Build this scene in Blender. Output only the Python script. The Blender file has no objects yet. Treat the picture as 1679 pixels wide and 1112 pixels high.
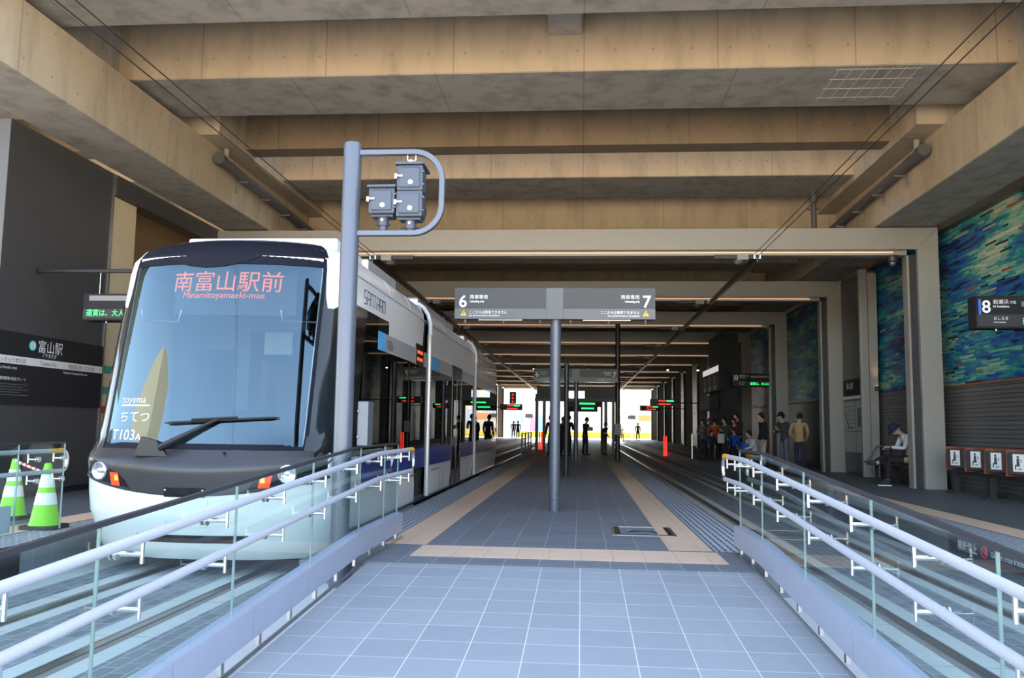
import bpy, math, random
import numpy as np
from mathutils import Vector, Matrix
random.seed(7)
SC = bpy.context.scene
COL = SC.collection
PI = math.pi

# ------------------------------------------------------------------ camera
CAM_F, CAM_H = 1380.0, 1.22
def make_camera():
    a = np.array([(953-839.5)/CAM_F, -(700-556)/CAM_F, 1.0]); ey = a/np.linalg.norm(a)
    u = np.array([0.006, 1, 0]); ez = u-ey*u.dot(ey); ez /= np.linalg.norm(ez)
    ex = np.cross(ez, ey)
    m = np.array([ex, ey, ez]).T            # rows: right, up, forward in world axes
    cd = bpy.data.cameras.new('camera'); co = bpy.data.objects.new('camera', cd); COL.objects.link(co)
    cd.sensor_width = 36; cd.lens = CAM_F/1679*36; cd.clip_end = 600; cd.clip_start = .05
    r, up, f = m[0], m[1], m[2]
    co.matrix_world = Matrix(((r[0], up[0], -f[0], 0), (r[1], up[1], -f[1], 0), (r[2], up[2], -f[2], CAM_H), (0, 0, 0, 1)))
    SC.camera = co
make_camera()
# ------------------------------------------------------------------ sky, sun, exposure
W = bpy.data.worlds.new('world'); SC.world = W; W.use_nodes = True
wn = W.node_tree.nodes; wl = W.node_tree.links
sky = wn.new('ShaderNodeTexSky'); sky.sky_type = 'NISHITA'; sky.sun_disc = False
sky.sun_elevation = math.radians(48); sky.sun_rotation = math.radians(30); sky.air_density = 1.2; sky.dust_density = 1.0; sky.ozone_density = 1.5
bg = wn['Background']; hs = wn.new('ShaderNodeHueSaturation'); hs.inputs['Saturation'].default_value = .76; wl.new(sky.outputs[0], hs.inputs['Color']); wl.new(hs.outputs[0], bg.inputs[0]); bg.inputs[1].default_value = 0.20
sd = bpy.data.lights.new('sun', 'SUN'); sd.energy = 8.5; sd.color = (1, .88, .70); sd.angle = .01
so = bpy.data.objects.new('sun', sd); COL.objects.link(so)
so.rotation_euler = Vector((0.30, 0.70, 0.65)).to_track_quat('Z', 'Y').to_euler()
SC.view_settings.view_transform = 'Standard'; SC.view_settings.look = 'None'
SC.view_settings.exposure = 2.42; SC.view_settings.gamma = 1; SC.view_settings.use_curve_mapping = False
SC.cycles.use_denoising = True
SC.cycles.max_bounces = 10; SC.cycles.transparent_max_bounces = 24; SC.cycles.diffuse_bounces = 6
SC.cycles.sample_clamp_indirect = 8; SC.cycles.caustics_reflective = False; SC.cycles.caustics_refractive = False

# ------------------------------------------------------------------ material helpers
class G:
    """small node-graph writer"""
    def __init__(s, name):
        s.m = bpy.data.materials.new(name); s.m.use_nodes = True
        s.t = s.m.node_tree; s.n = s.t.nodes; s.b = s.n['Principled BSDF']; s.out = s.n['Material Output']
    def put(s, sock, v):
        if hasattr(v, 'links') or isinstance(v, bpy.types.NodeSocket): s.t.links.new(v, sock)
        else: sock.default_value = v
    def math(s, op, a, b=0.0, c=0.0):
        n = s.n.new('ShaderNodeMath'); n.operation = op
        for i, v in enumerate((a, b, c)): s.put(n.inputs[i], v)
        return n.outputs[0]
    def obj(s):
        n = s.n.new('ShaderNodeTexCoord'); return n.outputs['Object']
    def xyz(s, v=None):
        n = s.n.new('ShaderNodeSeparateXYZ'); s.put(n.inputs[0], v if v is not None else s.obj()); return n.outputs
    def comb(s, x=0.0, y=0.0, z=0.0):
        n = s.n.new('ShaderNodeCombineXYZ')
        for i, v in enumerate((x, y, z)): s.put(n.inputs[i], v)
        return n.outputs[0]
    def scale(s, v, sc):
        n = s.n.new('ShaderNodeMapping'); s.put(n.inputs[0], v); n.inputs['Scale'].default_value = sc; return n.outputs[0]
    def noise(s, v, scale=5., detail=4., rough=.55):
        n = s.n.new('ShaderNodeTexNoise'); s.put(n.inputs['Vector'], v); n.inputs['Scale'].default_value = scale
        n.inputs['Detail'].default_value = detail; n.inputs['Roughness'].default_value = rough; return n.outputs[0]
    def white(s, v):
        n = s.n.new('ShaderNodeTexWhiteNoise'); n.noise_dimensions = '3D'; s.put(n.inputs[0], v); return n.outputs[0]
    def ramp(s, f, stops, const=False):
        n = s.n.new('ShaderNodeValToRGB'); s.put(n.inputs[0], f); r = n.color_ramp
        if const: r.interpolation = 'CONSTANT'
        while len(r.elements) < len(stops): r.elements.new(.5)
        for e, (p, c) in zip(r.elements, stops):
            e.position = p; e.color = (*c, 1) if len(c) == 3 else c
        return n.outputs[0]
    def mix(s, f, a, b, mode='MIX'):
        n = s.n.new('ShaderNodeMix'); n.data_type = 'RGBA'; n.blend_type = mode; s.put(n.inputs[0], f)
        for k, v in ((6, a), (7, b)):
            if isinstance(v, tuple) and len(v) == 3: v = (*v, 1)
            s.put(n.inputs[k], v)
        return n.outputs[2]
    def bump(s, h, strength=.3, dist=.01):
        n = s.n.new('ShaderNodeBump'); s.put(n.inputs['Height'], h); n.inputs['Strength'].default_value = strength
        n.inputs['Distance'].default_value = dist; s.t.links.new(n.outputs[0], s.b.inputs['Normal'])
    def line(s, v, period, width, off=0.0):
        """1 on a line of given width repeating with period along scalar v"""
        a = s.math('ADD', v, off + 1000*period); f = s.math('MODULO', a, period); return s.math('LESS_THAN', f, width)
    def set(s, col=None, rough=.6, metal=0., spec=None):
        if col is not None: s.put(s.b.inputs['Base Color'], (*col, 1) if isinstance(col, tuple) and len(col) == 3 else col)
        s.put(s.b.inputs['Roughness'], rough); s.put(s.b.inputs['Metallic'], metal)
        if spec is not None: s.b.inputs['Specular IOR Level'].default_value = spec
        return s.m
_mats = {}
def mat(name, col, rough=.5, metal=0., vary=.08, emit=None, coat=0.):
    if name in _mats: return _mats[name]
    g = G(name)
    n = g.noise(g.obj(), 6., 3.)
    lo = tuple(max(0, c*(1-vary)) for c in col); hi = tuple(min(1, c*(1+vary)) for c in col)
    g.set(g.mix(n, lo, hi), rough, metal)
    if coat: g.b.inputs['Coat Weight'].default_value = coat; g.b.inputs['Coat Roughness'].default_value = .05
    if emit:
        g.b.inputs['Emission Color'].default_value = (*emit[0], 1); g.b.inputs['Emission Strength'].default_value = emit[1]
    _mats[name] = g.m; return g.m
def glass_mat(name, tint, ior=1.5, rough=.02, base=None, body=0., add=0., refl=(1, 1, 1)):
    """thin sheet glass: fresnel mix of mirror and tinted see-through, optionally part opaque body"""
    g = G(name); g.n.remove(g.b)
    tr = g.n.new('ShaderNodeBsdfTransparent'); tr.inputs[0].default_value = (*tint, 1)
    gl = g.n.new('ShaderNodeBsdfGlossy'); gl.inputs['Roughness'].default_value = rough; gl.inputs[0].default_value = (*refl, 1)
    fr = g.n.new('ShaderNodeFresnel'); fr.inputs[0].default_value = ior
    fac = g.math('ADD', fr.outputs[0], add) if add else fr.outputs[0]
    ge = g.n.new('ShaderNodeNewGeometry'); fac = g.math('MULTIPLY', fac, g.math('SUBTRACT', 1.0, ge.outputs['Backfacing']))
    base_sh = tr.outputs[0]
    if base is not None:
        df = g.n.new('ShaderNodeBsdfDiffuse'); df.inputs[0].default_value = (*base, 1)
        m0 = g.n.new('ShaderNodeMixShader'); m0.inputs[0].default_value = body
        g.t.links.new(tr.outputs[0], m0.inputs[1]); g.t.links.new(df.outputs[0], m0.inputs[2]); base_sh = m0.outputs[0]
    mx = g.n.new('ShaderNodeMixShader'); g.put(mx.inputs[0], fac)
    g.t.links.new(base_sh, mx.inputs[1]); g.t.links.new(gl.outputs[0], mx.inputs[2]); g.t.links.new(mx.outputs[0], g.out.inputs[0])
    return g.m

def concrete(name, a, b, seam=1.8, axis=0, stain=.5):
    g = G(name); o = g.obj(); x = g.xyz(o)
    n1 = g.noise(g.scale(o, (.5, .5, .5)), 1.6, 6., .65)
    n2 = g.noise(g.scale(o, (1.6, 1.6, .45)), 1.5, 6., .68)
    c = g.mix(n1, a, b)
    st = g.ramp(n2, [(.46, (0, 0, 0)), (.70, (1, 1, 1))])
    c = g.mix(g.math('MULTIPLY', st, stain), c, tuple(v*.62 for v in a))
    v = x[axis]
    ln = g.line(v, seam, .018)
    c = g.mix(g.math('MULTIPLY', ln, .55), c, tuple(v_*.4 for v_ in a))
    # formwork tie holes
    hx = g.math('SUBTRACT', g.math('MODULO', g.math('ADD', v, 1000.), .6), .3)
    hz = g.math('SUBTRACT', g.math('MODULO', g.math('ADD', x[2], 1000.), .62), .31)
    d = g.math('SQRT', g.math('ADD', g.math('POWER', hx, 2.), g.math('POWER', hz, 2.)))
    hole = g.math('LESS_THAN', d, .022)
    c = g.mix(g.math('MULTIPLY', hole, .4), c, tuple(v_*.35 for v_ in a))
    g.set(c, .85); g.bump(g.math('ADD', n1, g.math('MULTIPLY', n2, .4)), .25, .02)
    return g.m

def tiles(name, c1, c2, joint, px, py, jw=.008, offx=0., offy=0., rough=.55, brick=False, vary=.5):
    g = G(name); o = g.obj(); x = g.xyz(o)
    xx = g.math('ADD', x[0], offx+1000*px); yy = g.math('ADD', x[1], offy+1000*py)
    row = g.math('FLOOR', g.math('DIVIDE', yy, py))
    if brick: xx = g.math('ADD', xx, g.math('MULTIPLY', g.math('MODULO', row, 2.), px/2))
    col = g.math('FLOOR', g.math('DIVIDE', xx, px))
    r = g.white(g.comb(col, row, 0.))
    n = g.noise(o, 9., 6., .7)
    f = g.math('ADD', g.math('MULTIPLY', r, vary), g.math('MULTIPLY', n, 1-vary))
    c = g.mix(f, c1, c2)
    j = g.math('MAXIMUM', g.math('LESS_THAN', g.math('MODULO', xx, px), jw), g.math('LESS_THAN', g.math('MODULO', yy, py), jw))
    c = g.mix(j, c, joint)
    g.set(c, rough); g.bump(g.math('SUBTRACT', g.math('MULTIPLY', n, .3), j), .3, .004)
    return g.m

# ------------------------------------------------------------------ mesh helpers
class MB:
    def __init__(s): s.v = []; s.f = []; s.mi = []
    def add(s, vs, fs, mi=0):
        o = len(s.v); s.v += [tuple(p) for p in vs]; s.f += [tuple(i+o for i in f) for f in fs]; s.mi += [mi]*len(fs); return s
    def box(s, x0, x1, y0, y1, z0, z1, mi=0):
        return s.add([(x, y, z) for z in (z0, z1) for y in (y0, y1) for x in (x0, x1)],
                     [(0, 2, 3, 1), (4, 5, 7, 6), (0, 1, 5, 4), (2, 6, 7, 3), (0, 4, 6, 2), (1, 3, 7, 5)], mi)
    def prism(s, pts, a, b, axis='y', mi=0):
        """polygon in the two other axes (in x,y,z order), extruded a..b along axis"""
        n = len(pts)
        def P(p, t): return {'x': (t, p[0], p[1]), 'y': (p[0], t, p[1]), 'z': (p[0], p[1], t)}[axis]
        vs = [P(p, a) for p in pts]+[P(p, b) for p in pts]
        return s.add(vs, [tuple(range(n))[::-1], tuple(range(n, 2*n))]+[(i, (i+1) % n, n+(i+1) % n, n+i) for i in range(n)], mi)
    def cyl(s, p0, p1, r0, r1=None, seg=12, cap=True, mi=0):
        return s.tube([p0, p1], [r0, r0 if r1 is None else r1], seg, cap, mi)
    def tube(s, pts, r, seg=10, cap=True, mi=0, closed=False):
        pts = [Vector(p) for p in pts]; n = len(pts)
        rs = r if isinstance(r, (list, tuple)) else [r]*n
        rings = []; prev = None
        for i, p in enumerate(pts):
            if closed: t = (pts[(i+1) % n]-pts[i-1])
            else: t = pts[min(i+1, n-1)]-pts[max(i-1, 0)]
            if t.length < 1e-9: t = Vector((0, 0, 1))
            t.normalize()
            if prev is None:
                h = Vector((0, 0, 1)) if abs(t.z) < .9 else Vector((1, 0, 0)); a = t.cross(h).normalized()
            else: a = (prev-t*prev.dot(t)).normalized()
            prev = a; b = t.cross(a)
            rings.append([p+a*(math.cos(2*PI*k/seg)*rs[i])+b*(math.sin(2*PI*k/seg)*rs[i]) for k in range(seg)])
        vs = [q for ring in rings for q in ring]; fs = []
        for i in range(n if closed else n-1):
            j = (i+1) % n
            for k in range(seg): fs.append((i*seg+k, i*seg+(k+1) % seg, j*seg+(k+1) % seg, j*seg+k))
        if cap and not closed: fs += [tuple(range(seg))[::-1], tuple(range((n-1)*seg, n*seg))]
        return s.add(vs, fs, mi)
    def lathe(s, prof, center=(0, 0, 0), seg=20, mi=0):
        """prof: list of (r, z)"""
        cx, cy, cz = center; vs = []; fs = []; n = len(prof)
        for r, z in prof: vs += [(cx+r*math.cos(2*PI*k/seg), cy+r*math.sin(2*PI*k/seg), cz+z) for k in range(seg)]
        for i in range(n-1):
            for k in range(seg): fs.append((i*seg+k, i*seg+(k+1) % seg, (i+1)*seg+(k+1) % seg, (i+1)*seg+k))
        fs += [tuple(range(seg))[::-1], tuple(range((n-1)*seg, n*seg))]
        return s.add(vs, fs, mi)
    def ball(s, c, r, seg=12, rings=8, mi=0):
        rx, ry, rz = r if isinstance(r, (tuple, list)) else (r, r, r)
        vs = [(c[0], c[1], c[2]-rz)]; fs = []
        for i in range(1, rings):
            t = -PI/2+PI*i/rings
            vs += [(c[0]+rx*math.cos(t)*math.cos(2*PI*k/seg), c[1]+ry*math.cos(t)*math.sin(2*PI*k/seg), c[2]+rz*math.sin(t)) for k in range(seg)]
        vs.append((c[0], c[1], c[2]+rz)); L = len(vs)-1
        for k in range(seg): fs.append((0, 1+(k+1) % seg, 1+k)); fs.append((L, L-seg+k, L-seg+(k+1) % seg))
        for i in range(rings-2):
            for k in range(seg): fs.append((1+i*seg+k, 1+i*seg+(k+1) % seg, 1+(i+1)*seg+(k+1) % seg, 1+(i+1)*seg+k))
        return s.add(vs, fs, mi)
    def grid(s, fn, us, vs_, mi=0, skip=None):
        nu, nv = len(us), len(vs_); o = len(s.v)
        for v in vs_:
            for u in us: s.v.append(tuple(fn(u, v)))
        for j in range(nv-1):
            for i in range(nu-1):
                if skip and skip((us[i]+us[i+1])/2, (vs_[j]+vs_[j+1])/2): continue
                a = o+j*nu+i; s.f.append((a, a+1, a+1+nu, a+nu)); s.mi.append(mi)
        return s
    def move(s, m):
        s.v = [tuple(m @ Vector(p)) for p in s.v]; return s
    def build(s, name, m, parent=None, smooth=False, bevel=0., loc=None):
        me = bpy.data.meshes.new(name); me.from_pydata(s.v, [], s.f); me.update()
        for mm in (m if isinstance(m, (list, tuple)) else [m]): me.materials.append(mm)
        if any(s.mi): me.polygons.foreach_set('material_index', s.mi)
        o = bpy.data.objects.new(name, me); COL.objects.link(o)
        if loc is not None:
            me.transform(Matrix.Translation(-Vector(loc))); o.location = loc
        if parent is not None:
            o.parent = parent
            if loc is None: o.matrix_parent_inverse = Matrix.Translation(-Vector(parent.location)) if parent.get('_wp') else Matrix.Identity(4)
        if smooth:
            me.polygons.foreach_set('use_smooth', [True]*len(me.polygons))
            me.set_sharp_from_angle(angle=math.radians(38))
        if bevel:
            b = o.modifiers.new('bevel', 'BEVEL'); b.width = bevel; b.segments = 2; b.limit_method = 'ANGLE'
        return o
def tag(o, label=None, cat=None, group=None, kind=None):
    if label: o['label'] = label
    if cat: o['category'] = cat
    if group: o['group'] = group
    if kind: o['kind'] = kind
    return o
def thing(name, loc, label, cat, group=None):
    """an Empty at the thing's base; children are built in world coordinates"""
    o = bpy.data.objects.new(name, None); COL.objects.link(o); o.location = loc; o.empty_display_size = .2
    o['_wp'] = 1
    return tag(o, label, cat, group)
def struct(o, label=None):
    o['kind'] = 'structure'
    if label: o['label'] = label
    return o
def box(name, b, m, parent=None, bevel=0.): return MB().box(*b).build(name, m, parent, bevel=bevel)
def copy_tree(o, off, label):
    """copy of a thing with its parts and sub-parts, moved by off"""
    def rec(a, par):
        c = a.copy(); COL.objects.link(c); c.parent = par; c.matrix_parent_inverse = a.matrix_parent_inverse.copy()
        for ch in a.children: rec(ch, c)
        return c
    r = rec(o, None); r.location = Vector(o.location)+Vector(off)
    r['label'] = label
    return r
def text(name, body, size, m, fn, parent=None, align='LEFT', extrude=0.0, sx=1., bold=0.):
    """lettering: font outline turned into a mesh, each point mapped by fn(x, y)"""
    cu = bpy.data.curves.new('lettering_curve', 'FONT'); cu.body = body; cu.size = size; cu.align_x = align
    cu.extrude = extrude; cu.offset = bold; cu.resolution_u = 4
    tmp = bpy.data.objects.new('lettering_tmp', cu); COL.objects.link(tmp)
    bpy.context.view_layer.update()
    dg = bpy.context.evaluated_depsgraph_get(); ev = tmp.evaluated_get(dg)
    me = bpy.data.meshes.new_from_object(ev, depsgraph=dg)
    bpy.data.objects.remove(tmp); bpy.data.curves.remove(cu)
    for v in me.vertices: v.co = Vector(fn(v.co.x*sx, v.co.y))
    me.materials.clear(); me.materials.append(m)
    o = bpy.data.objects.new(name, me); COL.objects.link(o)
    if parent is not None:
        o.parent = parent; o.matrix_parent_inverse = Matrix.Translation(-Vector(parent.location))
    return o
def front_at(x0, y, z0): return lambda a, b: (x0+a, y, z0+b)            # lettering that faces -y
def left_at(x, y0, z0): return lambda a, b: (x, y0-a, z0+b)              # faces -x, reads towards -y
def right_at(x, y0, z0): return lambda a, b: (x, y0+a, z0+b)             # faces +x, reads towards +y
# ------------------------------------------------------------------ shared materials
CONC = concrete('concrete_beam', (.42, .345, .245), (.54, .46, .34), 2.0, 1)
CONC_X = concrete('concrete_girder', (.42, .335, .23), (.52, .43, .31), 2.1, 0)
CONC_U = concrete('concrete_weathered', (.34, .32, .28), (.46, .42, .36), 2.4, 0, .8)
CONC_D = concrete('concrete_shaded', (.20, .15, .095), (.27, .205, .135), 2.1, 0)  # girder concrete with shade put into the colour, for the unlit narrow girder
STEEL_PALE = mat('pale_painted_steel', (.33, .315, .285), .42, .1, .04)
STEEL_DARK = mat('dark_painted_steel', (.045, .045, .05), .4, .3)
POST_GREY = mat('blue_grey_painted_steel', (.115, .13, .165), .32, .25, .05)
CHROME = mat('polished_stainless', (.72, .72, .71), .18, 1., .03)
STAIN = mat('brushed_stainless', (.62, .62, .60), .30, 1., .05)
VINYL = mat('pale_blue_grey_resin', (.43, .45, .505), .42, 0., .03)
YELLOW = mat('amber_yellow_resin', (.85, .42, .015), .4)
BLACK = mat('black_plastic', (.015, .015, .017), .4)
RUBBER = mat('black_rubber', (.02, .02, .02), .75)
WHITE_INK = mat('white_lettering', (.85, .85, .85), .5, 0., .02)
DARK_INK = mat('charcoal_lettering', (.07, .07, .08), .5)
PANEL_DK = mat('charcoal_metal_panel', (.085, .085, .09), .38, .35, .12)
SIGN_DK = mat('charcoal_sign_face', (.05, .05, .055), .6, .0, .04)
SIGN_MD = mat('grey_sign_face', (.040, .040, .042), .45, .0, .04)
SIGN_LT = mat('silver_grey_sign_face', (.11, .11, .113), .4, .05, .04)
SIGN_BK = mat('near_black_sign_face', (.022, .022, .025), .62)
for _m in (SIGN_BK, SIGN_DK): _m.node_tree.nodes['Principled BSDF'].inputs['Specular IOR Level'].default_value = .15
GREEN_LED = mat('green_led', (.02, .2, .05), .5, 0., .02, ((.03, 1., .2), .45))
RED_LED = mat('red_led', (.2, .01, .01), .5, 0., .02, ((1., .03, .02), .45))
WARM_LED = mat('warm_led_strip', (.8, .6, .45), .5, 0., .02, ((1., .62, .38), .14))
AMBER_TRI = mat('amber_warning_sign', (.9, .5, .03), .5)
GLASS = glass_mat('tinted_sheet_glass', (.87, .945, .93), 1.5, .0)
GLASS_EDGE = mat('pale_glass_edge', (.20, .29, .29), .25)
LILAC = mat('lilac_grey_panel', (.36, .39, .49), .4, .1, .05)

# ------------------------------------------------------------------ ground, track bed, platforms
def ramp_z(y): return -.0543*max(0., 7.5-y)
PLAZA = tiles('plaza_paving', (.55, .45, .33), (.68, .57, .43), (.40, .34, .27), .6, .6, .012)
struct(box('ground_plaza', (-160, 160, -120, 1.4, -.9, -.37), PLAZA))
ROAD = mat('street_surface', (.42, .38, .33), .8, 0., .15)
struct(box('ground_street', (-160, 160, 92, 320, -.9, -.30), ROAD))
struct(box('ground_beside_station', (-160, -12, 1.4, 92, -.9, -.36), ROAD))

def track_mat(name):
    g = G(name); o = g.obj(); x = g.xyz(o)
    d = g.math('ABSOLUTE', x[0])
    # setts
    xx = g.math('ADD', x[1], 1000.); yy = g.math('ADD', x[0], 1000.)
    row = g.math('FLOOR', g.math('DIVIDE', yy, .115)); xs = g.math('ADD', xx, g.math('MULTIPLY', g.math('MODULO', row, 2.), .11))
    colm = g.math('FLOOR', g.math('DIVIDE', xs, .22))
    r = g.white(g.comb(colm, row, 0.))
    n = g.noise(o, 5., 5., .65)
    sett = g.mix(r, (.115, .125, .135), (.20, .215, .23))
    j = g.math('MAXIMUM', g.math('LESS_THAN', g.math('MODULO', xs, .22), .012), g.math('LESS_THAN', g.math('MODULO', yy, .115), .010))
    sett = g.mix(j, sett, (.32, .34, .35))
    slab = g.mix(n, (.40, .42, .41), (.54, .55, .53))
    sj = g.math('LESS_THAN', g.math('MODULO', xx, 1.2), .012)
    slab = g.mix(sj, slab, (.24, .24, .24))
    def band(a, b): return g.math('MULTIPLY', g.math('GREATER_THAN', d, a), g.math('LESS_THAN', d, b))
    lightband = g.math('MAXIMUM', band(.30, .80), g.math('GREATER_THAN', d, 1.12))
    c = g.mix(lightband, sett, slab)
    rust = g.math('MAXIMUM', band(.455, .515), band(.555, .64))
    dirt = g.mix(n, (.10, .085, .07), (.22, .19, .16))
    c = g.mix(g.math('MULTIPLY', rust, .9), c, dirt)
    # constant left unlinked: paving colour stays the same under the roof
    yw = g.math('SMOOTH_MIN', 1.0, 1.0, 0.1)
    g.set(c, .8); g.bump(g.math('SUBTRACT', g.math('MULTIPLY', n, .4), j), .35, .006)
    return g.m
TRACK = track_mat('tram_track_paving')
for nm, xc, x0, x1 in (('floor_track_bed_left', -3.85, -5.42, -2.2), ('floor_track_bed_right', 3.13, 1.6, 4.47)):
    o = MB().box(x0, x1, -14, 100, -.70, -.33).build(nm, TRACK, loc=(xc, 40, -.33)); struct(o)
RAIL = mat('worn_rail_steel', (.30, .27, .25), .28, .9, .2)
for nm, xr, lab in (('a', -4.385, 'steel tram rail in the paving under the far side of the tram'), ('b', -3.315, 'steel tram rail in the paving under the door side of the tram'),
                    ('c', 2.595, 'steel tram rail of the empty track, the one next to the central platform'), ('d', 3.665, 'steel tram rail of the empty track, the one next to the bench platform')):
    m = MB().box(xr-.034, xr+.034, -14, 98, -.45, -.322)
    m.box(xr+.045 if xr > -3.4 and xr < 3 and xr > 0 or xr < -4 else xr-.057, xr+.057 if xr > -3.4 and xr < 3 and xr > 0 or xr < -4 else xr-.045, -14, 98, -.45, -.324)
    tag(m.build('tram_rail', RAIL), lab, 'rail', 'tram rails')

PLAT = tiles('platform_tile', (.13, .145, .17), (.19, .205, .23), (.40, .41, .43), .315, .315, .006, offx=.055, offy=0.)
PLAT2 = tiles('side_platform_tile', (.08, .09, .105), (.125, .135, .15), (.20, .21, .22), .6, .3, .006)
RAMPT = tiles('ramp_tile', (.25, .275, .31), (.325, .35, .38), (.60, .63, .65), .335, .335, .006, offx=.34, offy=.02, rough=.5)
EDGE_SIDE = mat('grey_concrete_edge', (.36, .36, .38), .75)
o = MB().box(-2.5, 1.82, 7.5, 42, -.6, 0).build('floor_platform', PLAT); struct(o)
o = MB().prism([(-1.4, -.95), (.87, -.95), (7.5, -.55), (7.5, 0), (.87, ramp_z(.87)), (-1.4, ramp_z(.87))], -1.88, 1.50, 'x').build('floor_ramp', RAMPT); struct(o)
o = MB().box(-2.35, 1.82, 42, 92, -.6, -.02).build('floor_concourse', PLAT2); struct(o)
struct(MB().box(-2.5, -1.9, -1, 7.5, -.6, -.20).box(1.52, 1.82, -1, 7.5, -.6, -.20).build('floor_ramp_margin', mat('pale_margin_slab', (.52, .54, .54), .7)))
o = MB().box(4.45, 8.6, 2, 92, -.7, 0).build('floor_right_platform', PLAT2); struct(o)
o = MB().box(-12, -5.4, 6.4, 92, -.7, 0).build('floor_left_platform', PLAT2); struct(o)
o = MB().prism([(-2, -.9), (6.4, -.9), (6.4, 0), (-.5, -.36), (-2, -.36)], -8.6, -5.55, 'x').build('floor_left_ramp', RAMPT); struct(o)
CURB = mat('lilac_grey_coping', (.40, .42, .50), .55, 0., .05)
o = MB().prism([(-2, -.9), (7.9, -.9), (7.9, .0), (6.4, .0), (-.5, -.36), (-2, -.36)], -5.55, -5.40, 'x').build('trim_left_coping', CURB); struct(o)

def tactile(name, c, bars_axis, pitch=.05, w=.026, dash=0.):
    g = G(name); o = g.obj(); x = g.xyz(o)
    a, b = (x[0], x[1]) if bars_axis == 'y' else (x[1], x[0])
    bar = g.line(a, pitch, w)
    seam = g.math('MAXIMUM', g.line(b, .30, .006), g.line(a, .30, .006))
    n = g.noise(o, 7., 5., .6)
    col = g.mix(n, tuple(v*.85 for v in c), c)
    col = g.mix(g.math('MULTIPLY', bar, .45), tuple(v*.80 for v in c), col) if False else col
    col = g.mix(seam, col, tuple(v*.6 for v in c))
    g.set(col, .7); g.bump(bar, .6, .006)
    return g.m
TACT_Y = tactile('sand_tactile_bars_along', (.70, .495, .35), 'y')
TACT_X = tactile('sand_tactile_bars_across', (.72, .51, .37), 'x', .10, .06)
def slot_strip(name):
    g = G(name); o = g.obj(); x = g.xyz(o)
    row = g.math('FLOOR', g.math('DIVIDE', g.math('ADD', x[0], 100.), .072))
    sl = g.line(x[0], .072, .024)
    yy = g.math('ADD', x[1], g.math('MULTIPLY', g.math('MODULO', row, 2.), .10))
    ds = g.math('GREATER_THAN', g.math('MODULO', g.math('ADD', yy, 1000.), .20), .045)
    n = g.noise(o, 6., 4.)
    c = g.mix(n, (.30, .34, .38), (.42, .46, .50))
    c = g.mix(g.math('MULTIPLY', sl, ds), c, (.035, .045, .06))
    g.set(c, .6); return g.m
SLOT = slot_strip('slotted_edge_paving')
for i, (x0, x1, y0, y1, z, m) in enumerate((
        (-2.0, -1.57, 8.68, 40, .004, TACT_Y), (.885, 1.315, 8.72, 40, .004, TACT_Y), (-1.59, 1.34, 7.92, 8.62, .004, TACT_X),
        (-2.46, -2.03, 7.9, 40, .003, SLOT), (1.345, 1.80, 8.7, 40, .003, SLOT),
        (5.12, 5.55, 6, 90, .004, TACT_Y), (4.50, 5.08, 6, 90, .003, SLOT),
        (-6.45, -6.02, 6.4, 90, .004, TACT_Y), (-5.98, -5.44, 6.4, 90, .003, SLOT)), 1):
    struct(MB().box(x0, x1, y0, y1, -.02, z).build('trim_%d' % i, m))
# floor hatch
h = thing('floor_hatch', (.72, 10.2, 0), 'low rectangular floor hatch with black corner gaps let into the platform tiles', 'hatch')
m = MB().box(.38, 1.08, 10.62, 10.65, 0, .006).box(.38, 1.08, 9.80, 9.83, 0, .006).box(.36, .39, 9.80, 10.65, 0, .006).box(1.06, 1.09, 9.80, 10.65, 0, .006)
m.build('hatch_frame', STAIN, h)
MB().box(.40, .46, 9.86, 10.60, 0, .008).box(1.0, 1.055, 9.86, 10.60, 0, .008).box(.40, 1.05, 9.835, 9.875, 0, .008).build('corner_gap', BLACK, h)
MB().tube([(.72+.16*math.cos(t), 10.06+.14*math.sin(t), .006) for t in [PI*k/10 for k in range(11)]], .008, 6).build('lift_ring', STEEL_DARK, h)

# ------------------------------------------------------------------ viaduct
def side_beam(nm, xi, xo):
    a, b = min(xi, xo), max(xi, xo)
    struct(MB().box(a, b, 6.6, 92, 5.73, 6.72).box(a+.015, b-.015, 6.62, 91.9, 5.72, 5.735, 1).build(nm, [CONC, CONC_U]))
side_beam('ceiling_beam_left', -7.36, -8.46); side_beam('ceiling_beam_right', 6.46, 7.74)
gird = [(8.9, 11.05), (12.92, 14.6), (18.68, 20.42)]
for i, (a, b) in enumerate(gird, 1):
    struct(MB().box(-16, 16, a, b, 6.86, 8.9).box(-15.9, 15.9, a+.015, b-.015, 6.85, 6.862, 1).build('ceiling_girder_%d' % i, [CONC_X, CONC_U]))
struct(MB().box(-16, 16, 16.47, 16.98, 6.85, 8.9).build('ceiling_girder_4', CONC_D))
struct(MB().box(-16, 16, 21.7, 23.2, 5.95, 8.9).build('ceiling_girder_5', CONC_X))
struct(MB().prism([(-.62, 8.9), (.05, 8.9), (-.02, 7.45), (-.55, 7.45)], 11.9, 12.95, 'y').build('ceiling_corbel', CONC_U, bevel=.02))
for i, y in enumerate((25.5, 30, 34.5, 39.5, 45, 50.5, 56, 62, 68, 74, 80, 86), 6):
    struct(MB().box(-16, 16, y, y+1.2, 6.2, 8.9).build('ceiling_girder_%d' % i, CONC_X))
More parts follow.
